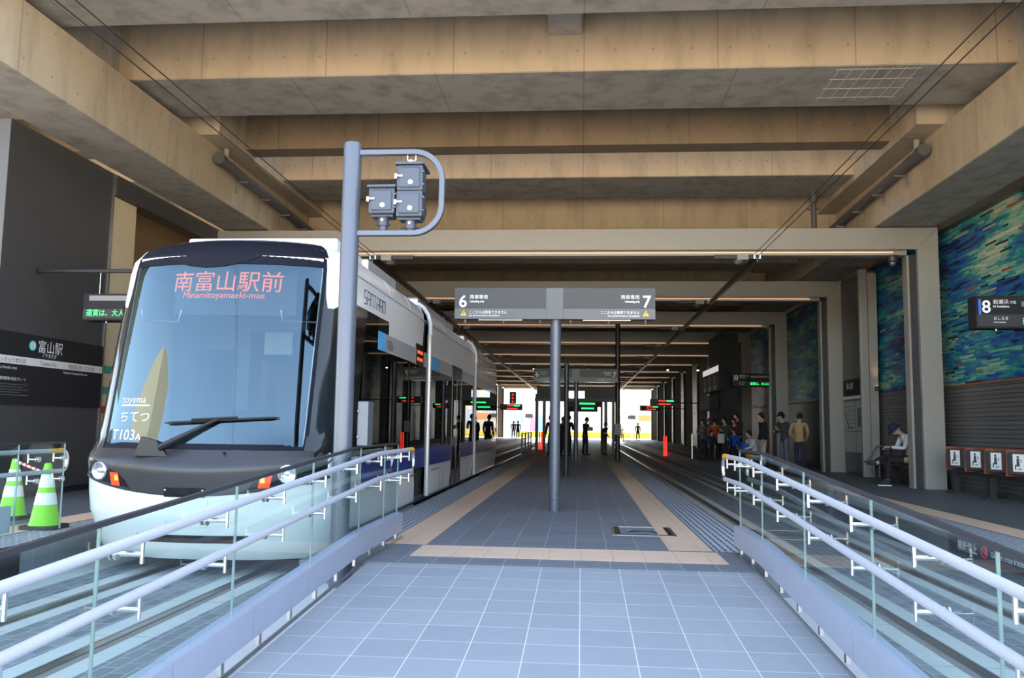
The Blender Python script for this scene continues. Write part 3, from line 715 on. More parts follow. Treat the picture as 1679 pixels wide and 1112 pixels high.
# ------------------------------------------------------------------ glass balustrades with double handrails
def poly_rail(pts, r, n=6):
    """round the corners of a polyline a little"""
    P = [Vector(p) for p in pts]; out = [P[0]]
    for i in range(1, len(P)-1):
        a = (P[i-1]-P[i]).normalized(); b = (P[i+1]-P[i]).normalized()
        for k in range(n+1):
            t = k/n; out.append((P[i]+a*r*(1-t))*(1-t)+(P[i]+b*r*t)*t if False else P[i]+a*r*(1-t)**2+b*r*t**2)
    out.append(P[-1]); return out
def balustrade(name, label, xg, side, zfn, ys, y_end, panels, fasc=True, hh=(.945, .715), gtop=1.0, loc=None, rail_off=.125):
    """xg: glass plane; side: +1 when the walkway lies on its +x side"""
    t = thing(name, (xg, (ys+y_end)/2, zfn((ys+y_end)/2)), label, 'balustrade', 'glass balustrades beside the ramps')
    n = len(panels)-1
    gt = .012
    for i in range(n):
        a, b = panels[i]+.004, panels[i+1]-.004
        yy = [a]+[y for y in (7.5,) if a < y < b]+[b]
        lo = [(y, zfn(y)+.06) for y in yy]; hi = [(y, zfn(y)+gtop) for y in yy][::-1]
        p = MB().prism(lo+hi, xg-gt/2, xg+gt/2, 'x').build('glass_panel', GLASS, t)
        MB().box(xg-gt/2-.001, xg+gt/2+.001, b-.004, b+.004, zfn(b)+.06, zfn(b)+gtop).build('glass_edge', GLASS_EDGE, p)
    # dark capping on the glass
    cap = [(xg, y, zfn(y)+gtop) for y in ([ys, 7.5, y_end] if ys < 7.5 < y_end else [ys, y_end])]
    m = MB()
    for (x, y, z), (x2, y2, z2) in zip(cap, cap[1:]): m.prism([(y, z), (y2, z2), (y2, z2+.022), (y, z+.022)], xg-.014, xg+.014, 'x')
    m.build('glass_capping', STEEL_DARK, t)
    xr = xg+side*rail_off
    bend = 7.7
    up = poly_rail([(xr, ys, zfn(ys)+hh[0]), (xr, bend, zfn(bend)+hh[0]), (xr, y_end+.12, zfn(y_end)+hh[0])], .25)
    lo = poly_rail([(xr, ys, zfn(ys)+hh[1]), (xr, bend, zfn(bend)+hh[1]), (xr, y_end+.12, zfn(y_end)+hh[1])], .25)
    r = .023
    hu = MB().tube(up, r, 14).build('handrail', VINYL, t, True); MB().tube(lo, r, 14).build('handrail', VINYL, t, True)
    MB().cyl((xr, y_end-.10, zfn(y_end)+hh[0]), (xr, y_end+.14, zfn(y_end)+hh[0]), r*1.08, seg=14).build('yellow_end_sleeve', YELLOW, hu, True)
    zt, zb2 = zfn(y_end)+hh[0], zfn(y_end)+hh[1]; rr = (zt-zb2)/2
    MB().tube([(xr, y_end+.14+rr*.75*math.sin(PI*k/12), zt-rr+rr*math.cos(PI*k/12)) for k in range(13)], r*.95, 12).build('end_bend', CHROME, hu, True)
    # brackets
    y = y_end-.02; ks = []
    first = True
    while y > ys:
        ks.append(y); y -= .42 if first else .86; first = False
    for y in ks:
        for h in hh:
            z = zfn(y)+h; za = z-.075
            b = MB().cyl((xr, y, z-.02), (xr, y, za-.04), .0095, seg=8).cyl((xr, y, za), (xg, y, za), .012, seg=10).build('rail_bracket', CHROME, t, True)
            MB().cyl((xg+side*.006, y, za), (xg+side*.02, y, za), .028, seg=16).cyl((xg-side*.006, y, za), (xg-side*.014, y, za), .028, seg=16).build('glass_clamp', STAIN, b, True)
    if fasc:
        xf = xg+side*.055
        fy = [ys]+[v for v in np.arange(math.ceil(ys), y_end, 1.0)]+[y_end+.06]
        for a, b in zip(fy, fy[1:]):
            yy = [a+.003]+[v for v in (7.5,) if a < v < b]+[b-.003]
            lo_ = [(v, zfn(v)+.075) for v in yy]; hi_ = [(v, zfn(v)+.265) for v in yy][::-1]
            MB().prism(lo_+hi_, min(xf, xf-side*.10), max(xf, xf-side*.10), 'x').build('fascia_panel', LILAC, t)
        v = y_end-.05
        while v > ys:
            MB().box(xf-side*.05-.012, xf-side*.05+.012, v-.02, v+.02, zfn(v)-.02, zfn(v)+.10).build('foot_post', STAIN, t); v -= .55
        c = MB()
        for a, b in zip([ys, 7.5], [7.5, y_end]): c.prism([(a, zfn(a)-.005), (b, zfn(b)-.005), (b, zfn(b)+.02), (a, zfn(a)+.02)], xf+side*.012, xf+side*.022, 'x')
        c.build('floor_trim', STAIN, t)
    return t
balustrade('glass_balustrade', 'glass balustrade with pale handrails along the ramp on the tram side', -1.985, 1, ramp_z, -1.0, 9.12, [-1.0, .6, 2.0, 3.4, 4.8, 6.2, 7.55, 8.5, 9.12])
balustrade('glass_balustrade', 'glass balustrade with pale handrails along the ramp on the empty track side', 1.575, -1, ramp_z, -1.0, 8.62, [-1.0, .6, 2.0, 3.4, 4.8, 6.2, 7.6, 8.62])
def lramp_z(y): return -.36*max(0, min(1, (6.4-y)/6.9))
balustrade('glass_balustrade', 'glass balustrade end with yellow rail tip in front of two green cones', -5.56, -1, lramp_z, 2.0, 8.75, [2.0, 3.6, 5.2, 6.8, 8.0, 8.75], fasc=False, hh=(.88, .66), gtop=.96, rail_off=.11)
MB().prism([(2, lramp_z(2)+.10), (6.4, .10), (8.0, .10), (8.0, .36), (6.4, .36), (2, lramp_z(2)+.36)], -5.66, -5.60, 'x').build('fascia_panel', LILAC, [o for o in SC.objects if o.get('label', '').startswith('glass balustrade end')][0])
# warning board on the bench platform's edge
wb = tag(MB().box(4.425, 4.45, 6.2, 10.75, -.20, .005).build('warning_board', mat('navy_warning_board', (.015, .02, .04), .4)), 'long navy warning board on the bench platform edge with a red prohibition ring', 'sign')
text('lettering', '横断禁止', .125, WHITE_INK, left_at(4.423, 10.50, -.135), wb)
text('lettering', 'Do not cross tracks', .085, WHITE_INK, left_at(4.423, 9.68, -.12), wb)
MB().tube([(4.420, 9.83+.06*math.cos(2*PI*k/20), -.09+.06*math.sin(2*PI*k/20)) for k in range(20)], .009, 6, closed=True).tube([(4.42, 9.87, -.05), (4.42, 9.79, -.13)], .008, 6).build('prohibition_ring', mat('prohibition_red', (.6, .03, .05), .5), wb)

# ------------------------------------------------------------------ signal post
sp = thing('signal_post', (-2.08, 7.4, -.33), 'tall blue-grey post carrying three boxed tram signals seen from behind', 'signal')
PX, PY = -2.115, 7.4
MB().lathe([(.082, -.33), (.082, 3.76), (.076, 3.79), (.03, 3.80)], (PX, PY, 0), 24).build('pole', POST_GREY, sp, True)
MB().lathe([(.16, -.33), (.16, -.30), (.10, -.29)], (PX, PY, 0), 20).build('base_plate', POST_GREY, sp, True)
def loop_pts():
    pts = [(PX+.06, 3.70)]
    r = .26; cx, ct, cb = -1.535, 3.70-r, 2.945+r
    for k in range(11): a = PI/2-PI/2*k/10; pts.append((cx+r*math.cos(a), ct+r*math.sin(a)))
    for k in range(11): a = -PI/2*k/10; pts.append((cx+r*math.cos(a), cb+r*math.sin(a)))
    pts.append((PX+.06, 2.945)); return pts
lp = loop_pts(); w = .025
m = MB(); n = len(lp)
vs = []; fs = []
for i, p in enumerate(lp):
    a = Vector(lp[max(0, i-1)]); b = Vector(lp[min(n-1, i+1)]); t = (b-a).normalized(); nn = Vector((-t.y, t.x))
    for dx in (-w, w):
        for dy in (-.03, .03): vs.append((p[0]+nn.x*dx, PY+dy, p[1]+nn.y*dx))
for i in range(n-1):
    o = i*4; q = o+4
    fs += [(o, o+1, q+1, q), (o+1, o+3, q+3, q+1), (o+3, o+2, q+2, q+3), (o+2, o, q, q+2)]
m.add(vs, fs).build('loop_frame', POST_GREY, sp, bevel=.006)
BOX_GREY = mat('signal_box_paint', (.065, .078, .11), .38, .1, .05)
def sig_box(cx, cz, hood):
    y0, y1 = PY-.05, PY+.14; h = .118
    b = MB().box(cx-h, cx+h, y0, y1, cz-h, cz+h).build('signal_box', BOX_GREY, sp, bevel=.025)
    MB().box(cx-h*1.02, cx+h*1.02, y0-.02, y0+.004, cz-h*1.02, cz+h*1.02).build('box_lid_rim', BOX_GREY, b, bevel=.018)
    MB().box(cx-h*.80, cx+h*.80, y0-.034, y0-.014, cz-h*.80, cz+h*.80).build('box_lid', BOX_GREY, b, bevel=.012)
    MB().box(cx-h*1.12, cx-h*.5, y0-.046, y0-.026, cz+.0, cz+.022).box(cx-h*1.16, cx-h*.95, y0-.04, y0-.01, cz-.016, cz+.034).build('latch', CHROME, b, bevel=.004)
    MB().cyl((cx+.01, y0-.036, cz-.045), (cx+.01, y0-.0345, cz-.045), .022, seg=20).build('inspection_sticker', WHITE_INK, b)
    for dz in (-.062, .058): MB().box(cx+h*.82, cx+h*1.14, y0-.024, y0-.006, cz+dz-.008, cz+dz+.008).build('hinge', BOX_GREY, b)
    if hood: MB().prism([(cx-h*1.1, cz+h), (cx+h*1.1, cz+h), (cx+h*1.1, cz+h+.02), (cx-h*1.1, cz+h+.02)], y0-.05, y1+.10, 'y').build('rain_hood', BOX_GREY, b)
    for r, d in ((.085, .0),): MB().tube([(cx, y1-.002, cz), (cx, y1+.10, cz)], [.10, .105], 20).build('lens_visor', BLACK, b)
    return b
sig_box(-1.562, 3.445, True); sig_box(-1.562, 3.205, False); sig_box(-1.815, 3.235, True)
def foot(cx, ztop):
    b = MB().box(cx-.10, cx+.10, PY-.03, PY+.11, ztop-.02, ztop).cyl((cx, PY+.03, ztop-.02), (cx, PY+.03, ztop-.095), .050, seg=20).cyl((cx, PY+.03, ztop-.09), (cx, PY+.03, 2.96), .036, seg=18).build('mounting_socket', BOX_GREY, sp, True)
    s = MB()
    for dx in (-.085, .085): s.cyl((cx+dx*.6, PY+.03, ztop-.085), (cx+dx, PY-.0, ztop-.095), .007, seg=8)
    s.cyl((cx, PY-.02, ztop-.05), (cx, PY-.035, ztop-.05), .012, seg=10).build('set_screw', CHROME, b)
foot(-1.562, 3.085); foot(-1.815, 3.115)
MB().tube([(-1.60, PY, 3.675), (-1.60, PY, 3.63), (-1.562, PY, 3.60), (-1.525, PY, 3.63), (-1.525, PY, 3.675)], .007, 8).ball((-1.562, PY-.02, 3.61), .024, 12, 8).build('top_shackle', CHROME, sp, True)
jb = MB().box(-2.0, -1.90, PY+.03, PY+.22, 1.02, 1.42).build('junction_box', POST_GREY, sp, bevel=.008)
for z in (1.33, 1.10): MB().ball((-1.99, PY+.02, z), .012, 8, 6).build('box_screw', CHROME, jb)

# ------------------------------------------------------------------ platform signs on posts
def plat_sign(x, y, lab, small=False):
    t = thing('platform_sign', (x, y, 0), lab, 'sign', 'post-mounted platform number signs')
    MB().lathe([(.078, 0), (.078, .155), (.082, .16), (.078, .165), (.078, 2.80)], (x, y, 0), 22).build('pole', POST_GREY, t, True)
    yf = y-.14
    x0, x1, z0, z1 = x-1.50, x+1.45, 2.79, 3.25
    MB().box(x0+.01, x1-.01, yf+.012, y+.14, z0+.01, z1-.005).build('sign_box', PANEL_DK, t)
    cx0, cx1 = x-.14, x+.11
    MB().box(cx0, cx1, yf-.006, yf+.02, z0, z1).build('centre_cover', SIGN_LT, t)
    for a, b, num, al in ((x0, cx0-.005, '6', 0), (cx1+.005, x1, '7', 1)):
        f = MB().box(a, b, yf, yf+.015, z0+.16, z1).build('upper_face', SIGN_MD, t)
        g2 = MB().box(a, b, yf, yf+.015, z0, z0+.155).build('lower_face', SIGN_LT, t)
        yl = yf-.003
        if al == 0:
            text('numeral', num, .25, WHITE_INK, front_at(a+.06, yl, z0+.175), f, bold=.004)
            text('lettering', '降車専用', .068, WHITE_INK, front_at(a+.225, yl, z0+.30), f); text('lettering', 'Unloading only', .043, WHITE_INK, front_at(a+.225, yl, z0+.245), f, bold=.001, sx=.82)
            text('lettering', 'ここからは乗車できません', .055, WHITE_INK, front_at(a+.215, yl, z0+.078), g2, sx=.86); text('lettering', 'Can not board trains at this platform', .036, WHITE_INK, front_at(a+.215, yl, z0+.038), g2, sx=.86, bold=.0005)
            tx = a+.135
        else:
            text('numeral', num, .25, WHITE_INK, front_at(b-.06, yl, z0+.175), f, 'RIGHT', bold=.004)
            text('lettering', '降車専用', .068, WHITE_INK, front_at(b-.225, yl, z0+.30), f, 'RIGHT'); text('lettering', 'Unloading only', .043, WHITE_INK, front_at(b-.225, yl, z0+.245), f, 'RIGHT', bold=.001, sx=.82)
            text('lettering', 'ここからは乗車できません', .055, WHITE_INK, front_at(b-.225, yl, z0+.078), g2, 'RIGHT', sx=.86); text('lettering', 'Can not board trains at this platform', .036, WHITE_INK, front_at(b-.225, yl, z0+.038), g2, 'RIGHT', sx=.86, bold=.0005)
            tx = b-.135
        tr = MB().prism([(tx-.047, z0+.045), (tx+.047, z0+.045), (tx, z0+.128)], yl, yl+.002, 'y').build('warning_triangle', AMBER_TRI, g2)
        MB().prism([(tx-.005, z0+.073), (tx+.005, z0+.073), (tx+.007, z0+.105), (tx-.007, z0+.105)], yl-.002, yl, 'y').box(tx-.005, tx+.005, yl-.002, yl, z0+.056, z0+.066).build('exclamation_mark', DARK_INK, tr)
    for k in (-1.36, -.78, -.24, .22, .78, 1.32):
        MB().cyl((x+k, y, z0), (x+k, y, z0-.02), .012, seg=8).ball((x+k, y, z0-.035), .02, 8, 6).build('under_hook', STAIN, t)
    for a, b in ((-1.15, -.5), (.4, 1.1)): MB().box(x+a, x+b, y-.06, y+.06, z0-.012, z0+.005).build('under_light', STAIN, t)
    return t
s1 = plat_sign(-.385, 12.42, 'large grey platform sign 6 and 7 on the tall post in front')
copy_tree(s1, (.20, 17.4, 0), 'grey platform sign 6 and 7 on a second post, farther in under the roof')
tag(MB().lathe([(.06, 0), (.06, 2.78)], (-.37, 21.0, 0), 14).build('slim_pole', STEEL_DARK, None, True), 'thin dark pole standing just behind the big sign post', 'pole')

# ------------------------------------------------------------------ overhead line
WIRE = mat('weathered_copper_wire', (.05, .04, .035), .5, .4)
for x, s, nm in ((-4.80, -1, 'the tram'), (3.86, 1, 'the empty track')):
    for dx, dz, wn_ in ((0, 0, 'lower'), (.05, .16, 'upper')):
        tag(MB().tube([(x+dx*s*-1, -4, 5.02+dz), (x+dx*s*-1, 18.9, 5.02+dz*.4)], .0075, 6).build('contact_wire', WIRE), '%s overhead wire running out from the roof above %s' % (wn_, nm), 'wire', 'overhead contact wires')
    b = thing('conductor_bar', (x, 55, 5.0), 'rigid dark overhead conductor bar under the frames above %s' % nm, 'conductor bar', 'overhead conductor bars')
    MB().box(x-.04, x+.04, 18.7, 93, 4.99, 5.07).box(x-.015, x+.015, 18.7, 93, 4.93, 4.99).build('bar', STEEL_DARK, b)
    MB().box(x-.012, x+.012, 18.7, 93, 4.915, 4.93).build('contact_strip', mat('bright_copper', (.55, .38, .24), .35, .9), b)
    for i, y in enumerate(FR_Y):
        k = thing('line_bracket', (x, y, 5.05), 'insulated line bracket at the %s frame above %s' % (ORD[i], nm), 'bracket', 'overhead line brackets')
        q = -s
        MB().box(x-.12 if q > 0 else x-.92, x+.92 if q > 0 else x+.12, y+.02, y+.12, 5.0, 5.09).build('cross_arm', STEEL_DARK, k)
        MB().box(x+q*.30-.12, x+q*.30+.12, y-.03, y+.15, 4.97, 5.09).build('clamp_block', STEEL_PALE, k)
        if i < 4:
            MB().lathe([(.05, 0), (.12, .02), (.05, .05), (.12, .07), (.05, .10)], (x+q*.38, y+.05, 4.88), 12).build('insulator', mat('grey_porcelain', (.35, .35, .34), .35), k, True)
            MB().box(x-.08, x+.08, y-.08, y+.0, 4.98, 5.09).build('wire_clamp', CHROME, k)

# ------------------------------------------------------------------ drain pipes
PIPE = mat('dark_grey_drain_pipe', (.10, .10, .11), .45)
for sx, x, lab in ((1, -7.2, 'dark drain pipe along the concrete beam above the tram side'), (-1, 6.3, 'dark drain pipe along the concrete beam above the bench platform')):
    t = thing('drain_pipe', (x, 17, 6.3), lab, 'pipe', 'horizontal drain pipes')
    MB().tube([(x, 15.9, 6.42), (x, 21.6, 6.28)], .09, 14).build('pipe', PIPE, t, True)
    MB().tube([(x+.0, 15.9, 6.42), (x, 15.72, 6.425)], .115, 14).build('end_cap', PIPE, t, True); MB().tube([(x, 16.3, 6.41), (x, 16.4, 6.408)], .10, 14).build('pipe_collar', PIPE, t, True)
    MB().tube([(x, 16.05, 6.42), (x, 16.05, 6.62), (x, 16.05, 6.715)], .06, 12).build('riser', STEEL_PALE, t, True)
    for y in (16.9, 18.2, 19.5, 20.8):
        z = 6.42-.024*(y-15.9)
        MB().box(min(x-.11, x+sx*-.11), x+.11, y-.015, y+.015, z-.13, z-.10).box(x-sx*.11-.01, x-sx*.11+.01, y-.015, y+.015, z-.35, z-.10).build('pipe_bracket', STAIN, t)
for x, lab in ((-5.75, 'short dark downpipe hanging from a girder above the tram'), (5.45, 'short dark downpipe hanging from a girder above the empty track')):
    t = thing('downpipe', (x, 20.0, 5.7), lab, 'pipe', 'short downpipes')
    MB().cyl((x, 20.0, 6.85), (x, 20.0, 5.5), .065, seg=14).build('pipe', PIPE, t, True)
    MB().cyl((x, 20.0, 6.6), (x, 20.0, 6.84), .085, seg=14).box(x-.13, x+.13, 19.97, 20.03, 6.40, 6.44).build('pipe_clamp', PIPE, t)
# ------------------------------------------------------------------ hanging train boards
def hanging_board(x0, y, z0, z1, lab, num='8', width=1.70, arm=None, led_x=.70):
    t = thing('hanging_board', (x0+width/2, y, z0), lab, 'sign', 'hanging train information boards')
    h = z1-z0; zm = z0+h*.42
    MB().box(x0, x0+width, y+.012, y+.30, z0, z1).build('board_housing', SIGN_BK, t, bevel=.006)
    f = MB().box(x0+.012, x0+width-.012, y, y+.014, zm, z1-.008).build('upper_face', SIGN_BK, t)
    g2 = MB().box(x0+.012, x0+width-.012, y, y+.014, z0+.03, zm).build('lower_face', SIGN_DK, t)
    yl = y-.003
    if num:
        MB().box(x0+.035, x0+.075, yl-.001, yl+.002, zm+.0, z1-.06).build('line_colour_bar', mat('line_blue', (.05, .16, .62), .4), f)
        text('numeral', num, .285, WHITE_INK, front_at(x0+.085, yl, zm+.03), f, bold=.004)
        text('lettering', '岩瀬浜', .082, WHITE_INK, front_at(x0+.26, yl, zm+.175), f); text('lettering', '方面', .05, WHITE_INK, front_at(x0+.52, yl, zm+.18), f)
        text('lettering', 'for Iwasehama', .05, WHITE_INK, front_at(x0+.26, yl, zm+.115), f, sx=.85, bold=.001)
        text('lettering', 'おしらせ', .068, WHITE_INK, front_at(x0+.26, yl, z0+.135), g2, sx=.85); text('lettering', 'Information', .04, WHITE_INK, front_at(x0+.26, yl, z0+.085), g2)
    MB().box(x0+(.70 if num else .10), x0+width-.06, yl, yl+.002, zm+.13, zm+.21).build('blank_strip', mat('unlit_grey_display', (.18, .18, .18), .5), f)
    text('green_lettering', '運賃は、大人210円', .115, GREEN_LED, front_at(x0+led_x, yl, z0+.075), g2, sx=.9)
    for k in (.2, .8): MB().cyl((x0+width*k, y+.1, z0), (x0+width*k, y+.1, z0-.03), .012, seg=8).build('under_hook', STAIN, t)
    if arm: MB().tube(arm, .035, 10).build('support_arm', STEEL_DARK, t)
    return t
hanging_board(6.33, 14.0, 2.89, 3.42, 'dark hanging board with a large 8 in front of the blue mosaic wall', arm=[(7.6, 14.15, 3.42), (7.6, 14.15, 3.62), (8.06, 14.15, 3.62)])
hanging_board(5.84, 33.3, 2.86, 3.38, 'smaller dark hanging board with an 8 on the third frame post', arm=[(7.0, 33.45, 3.30), (7.25, 33.45, 3.30)], led_x=.68)
lb = hanging_board(-7.72, 12.35, 2.75, 3.17, 'dark hanging board with green text beside the charcoal wall panel', num='', arm=None, led_x=.06)
MB().tube([(-8.6, 12.5, 3.55), (-5.9, 12.5, 3.55)], .032, 10).tube([(-8.6, 12.5, 3.55), (-8.585, 12.5, 3.55)], .05, 12).build('support_arm', STEEL_DARK, lb)
MB().tube([(-7.55, 12.5, 3.17), (-7.55, 12.5, 3.56)], .006, 6).tube([(-6.3, 12.5, 3.17), (-6.3, 12.5, 3.56)], .006, 6).build('hanger_rod', STAIN, lb)

# ------------------------------------------------------------------ station name boards
sb = thing('station_name_board', (-8.58, 12.95, 1.44), 'black station name board with a white band on the charcoal wall panel', 'sign')
XB = -8.575
fb = MB().box(-8.6, XB, 11.65, 14.42, 1.43, 2.53).build('board_face', SIGN_BK, sb)
bd = MB().box(XB, XB+.004, 11.65, 14.42, 2.045, 2.165).build('white_band', mat('white_band', (.72, .72, .72), .5), sb)
XT = XB+.006
text('station_lettering', '富山駅', .215, WHITE_INK, right_at(XB+.003, 12.60, 2.285), fb)
text('kana_lettering', 'とやまえき', .075, WHITE_INK, right_at(XB+.003, 12.72, 2.205), fb)
lg = MB().cyl((XB, 12.47, 2.36), (XB+.004, 12.47, 2.36), .075, seg=24).build('route_disc', mat('pale_disc', (.75, .80, .80), .5), fb)
MB().tube([(XB+.005, 12.47+.072*math.cos(2*PI*k/24), 2.36+.072*math.sin(2*PI*k/24)) for k in range(24)], .009, 6, closed=True).build('disc_ring', mat('teal_ring', (.04, .45, .42), .5), lg)
text('disc_lettering', 'C', .05, DARK_INK, right_at(XT+.001, 12.452, 2.375), lg); text('disc_lettering', '15', .06, DARK_INK, right_at(XT+.001, 12.435, 2.315), lg)
text('next_stop_lettering', 'インテック本社前', .085, DARK_INK, right_at(XT, 11.66, 2.07), bd); text('station_romaji', 'Toyama Sta.', .095, DARK_INK, right_at(XT, 12.68, 2.07), bd, sx=.9)
text('next_stop_lettering', '電鉄富山駅・エスタ前', .082, DARK_INK, right_at(XT, 13.42, 2.07), bd, sx=.92); text('arrow_lettering', '>', .11, DARK_INK, right_at(XT, 14.32, 2.065), bd)
text('small_lettering', 'Intec-Honsha-mae', .065, WHITE_INK, right_at(XB+.003, 11.66, 1.965), fb); text('small_lettering', 'Dentetsu-Toyamaeki·Esta mae', .055, WHITE_INK, right_at(XB+.003, 13.30, 1.975), fb)
text('small_lettering', '富山駅停留場の記念プレート', .055, WHITE_INK, right_at(XB+.003, 11.66, 1.80), fb)
m = MB()
for k in range(5): m.box(XB+.001, XB+.003, 11.66, (12.42, 12.30, 12.45, 12.25, 12.44)[k] if k < 4 else 12.44, 1.73-.04*k, 1.742-.04*k)
m.build('small_text_lines', SIGN_LT, fb)
# information panel wall on the bench platform, between the first two frames
ip = thing('information_panel', (7.85, 24.6, 0), 'tall grey panel wall with route maps standing behind the bench', 'panel')
MB().box(7.70, 7.97, 23.45, 25.55, .06, 5.6).build('panel', PANEL_DK, ip); MB().box(7.72, 7.96, 23.5, 25.5, 0, .06).build('plinth', BLACK, ip)
MB().prism([(7.72, 0), (7.92, 0), (7.96, 5.5), (7.72, 5.5)], 23.30, 23.45, 'y').build('end_fin', STEEL_PALE, ip)
MB().box(7.50, 7.72, 23.32, 23.45, 0, 5.6).box(7.52, 7.70, 23.28, 23.32, 0, 5.6).build('edge_post', STEEL_PALE, ip, bevel=.01)
MB().box(7.68, 7.70, 23.5, 25.5, 2.22, 2.68).build('name_strip', SIGN_BK, ip); text('station_lettering', '富山駅', .20, WHITE_INK, left_at(7.677, 25.2, 2.42), ip)
MB().box(7.68, 7.70, 23.5, 25.5, 2.12, 2.20).build('white_strip', mat('white_band', (.72, .72, .72), .5), ip)
mp = MB().box(7.685, 7.70, 23.52, 25.48, .62, 2.05).build('map_sheet', mat('pale_grey_map_sheet', (.42, .42, .41), .6), ip)
mm = MB()
for k in range(7): mm.box(7.681, 7.685, 23.68+k*.09, 23.73+k*.09, 1.32, 1.86)
for k in range(5): mm.box(7.681, 7.685, 24.5, 25.4-.1*k, 1.9-.12*k, 1.91-.12*k)
mm.box(7.681, 7.685, 23.52, 25.48, 1.20, 1.21).box(7.681, 7.685, 24.45, 24.46, .62, 2.05)
mm.tube([(7.682, 25.4, 1.75), (7.682, 25.2, 1.5), (7.682, 25.1, 1.3), (7.682, 24.7, 1.3)], .012, 5)
mm.build('map_print', SIGN_DK, mp)
ul = thing('uplight', (7.86, 23.22, 2.28), 'small wall uplight casting a peach glow on the grey fin behind the bench', 'lamp')
MB().cyl((7.86, 23.2, 2.28), (7.86, 23.2, 2.42), .045, seg=14).build('lamp_body', STEEL_DARK, ul); MB().cyl((7.86, 23.2, 2.421), (7.86, 23.2, 2.425), .038, seg=14).build('lamp_lens', mat('peach_lamp_lens', (1, .6, .4), .4, 0., .02, ((1., .5, .25), .6)), ul)
MB().box(7.84, 7.88, 23.2, 23.32, 2.32, 2.36).build('lamp_arm', STEEL_DARK, ul)
ld = bpy.data.lights.new('uplight_beam', 'SPOT'); ld.energy = 3; ld.color = (1, .50, .28); ld.spot_size = .7; ld.spot_blend = .8; ld.shadow_soft_size = .03
lo = bpy.data.objects.new('uplight_beam', ld); COL.objects.link(lo); lo.location = (7.86, 23.19, 2.45); lo.rotation_euler = Vector((0, -.12, -1)).to_track_quat('Z', 'Y').to_euler()

# ------------------------------------------------------------------ seats and bench
WOOD = mat('brown_bench_slat', (.12, .06, .03), .5, 0., .2); ORNG = mat('orange_brown_seat_shell', (.20, .04, .011), .6, 0., .1); PAD = mat('charcoal_seat_pad', (.05, .05, .052), .55)
rowy = [17.75, 16.87, 16.07, 15.28]
SEAT_LAB = ['folded orange-brown platform seat at the end of the row beside the first frame post', 'folded orange-brown platform seat, second from the first frame post', 'folded orange-brown platform seat, third from the first frame post', 'folded orange-brown platform seat at the cut-off end of the row']
beam = thing('seat_beam', (7.62, 16.3, 0), 'dark steel beam on legs that carries the row of folded seats', 'beam')
MB().box(7.52, 7.64, 14.4, 18.15, .40, .47).build('beam', STEEL_DARK, beam, bevel=.008)
for y in (17.95, 16.45, 14.9): MB().box(7.52, 7.64, y-.06, y+.06, 0, .40).box(7.42, 7.74, y-.08, y+.08, 0, .02).build('leg', STEEL_DARK, beam)
for y, lab in zip(rowy, SEAT_LAB):
    t = thing('folding_chair', (7.55, y, .47), lab, 'seat', 'folded seats along the mosaic wall')
    RS = Matrix.Translation((7.55, y, 0)) @ Matrix.Rotation(math.radians(32), 4, 'Z') @ Matrix.Translation((-7.55, -y, 0))
    # curved shell: back rest leaning to the wall, sides folding forward
    m = MB()
    def sh(u, v):
        x = 7.60+.05*v-.10*abs(u)**3; return (x, y+.26*u, .47+.46*v)
    m.grid(sh, lin(-1, 1, 12), lin(0, 1, 6))
    m.grid(lambda u, v: (lambda p: (p[0]+.03, p[1], p[2]))(sh(u, v)), lin(1, -1, 12), lin(0, 1, 6))
    m.grid(lambda u, v: (lambda p: (p[0]+.03*v, p[1], p[2]))(sh(u, 1)), lin(-1, 1, 12), [0, 1])
    m.grid(lambda u, v: (lambda p: (p[0]+.03*u, p[1], p[2]))(sh(1, v)), [0, 1], lin(0, 1, 6)); m.grid(lambda u, v: (lambda p: (p[0]+.03*u, p[1], p[2]))(sh(-1, v)), [1, 0], lin(0, 1, 6))
    m.move(RS).build('seat_shell', ORNG, t, True)
    MB().box(7.47, 7.53, y-.20, y+.20, .50, .89).move(RS).build('folded_seat_pad', PAD, t, bevel=.02)
    lb2 = MB().box(7.464, 7.47, y-.10, y+.10, .56, .86).move(RS).build('pictogram_label', WHITE_INK, t)
    p = MB(); X = 7.462
    p.ball((X, y+.01, .81), (.002, .022, .022), 10, 6)
    p.prism([(y-.02, .68), (y+.035, .68), (y+.03, .785), (y-.01, .785)], X-.001, X+.001, 'x').prism([(y-.02, .65), (y+.06, .65), (y+.06, .68), (y-.02, .68)], X-.001, X+.001, 'x').prism([(y+.045, .59), (y+.065, .59), (y+.065, .66), (y+.045, .66)], X-.001, X+.001, 'x')
    p.prism([(y-.06, .72), (y-.05, .715), (y-.03, .77), (y-.04, .775)], X-.001, X+.001, 'x').prism([(y-.05, .60), (y+.01, .60), (y+.01, .615), (y-.05, .615)], X-.001, X+.001, 'x')
    p.move(RS).build('pictogram', DARK_INK, lb2)
bn = thing('bench', (7.55, 20.9, 0), 'low brown slatted bench under the seated man in the dark hat', 'bench')
for k in range(4): MB().box(7.28+k*.12, 7.38+k*.12, 19.45, 22.6, .41, .45).build('seat_slat', WOOD, bn)
for y in (19.7, 21.0, 22.4): MB().box(7.30, 7.72, y-.03, y+.03, .36, .41).box(7.48, 7.56, y-.03, y+.03, 0, .36).build('leg', STEEL_DARK, bn)
MB().tube(poly_rail([(7.70, 21.6, .45), (7.70, 21.6, .85), (7.28, 21.6, .85), (7.02, 21.6, .45), (7.02, 21.6, .42)], .06), .028, 8).build('arm_loop', mat('brown_grey_tube', (.11, .095, .085), .45), bn, True)

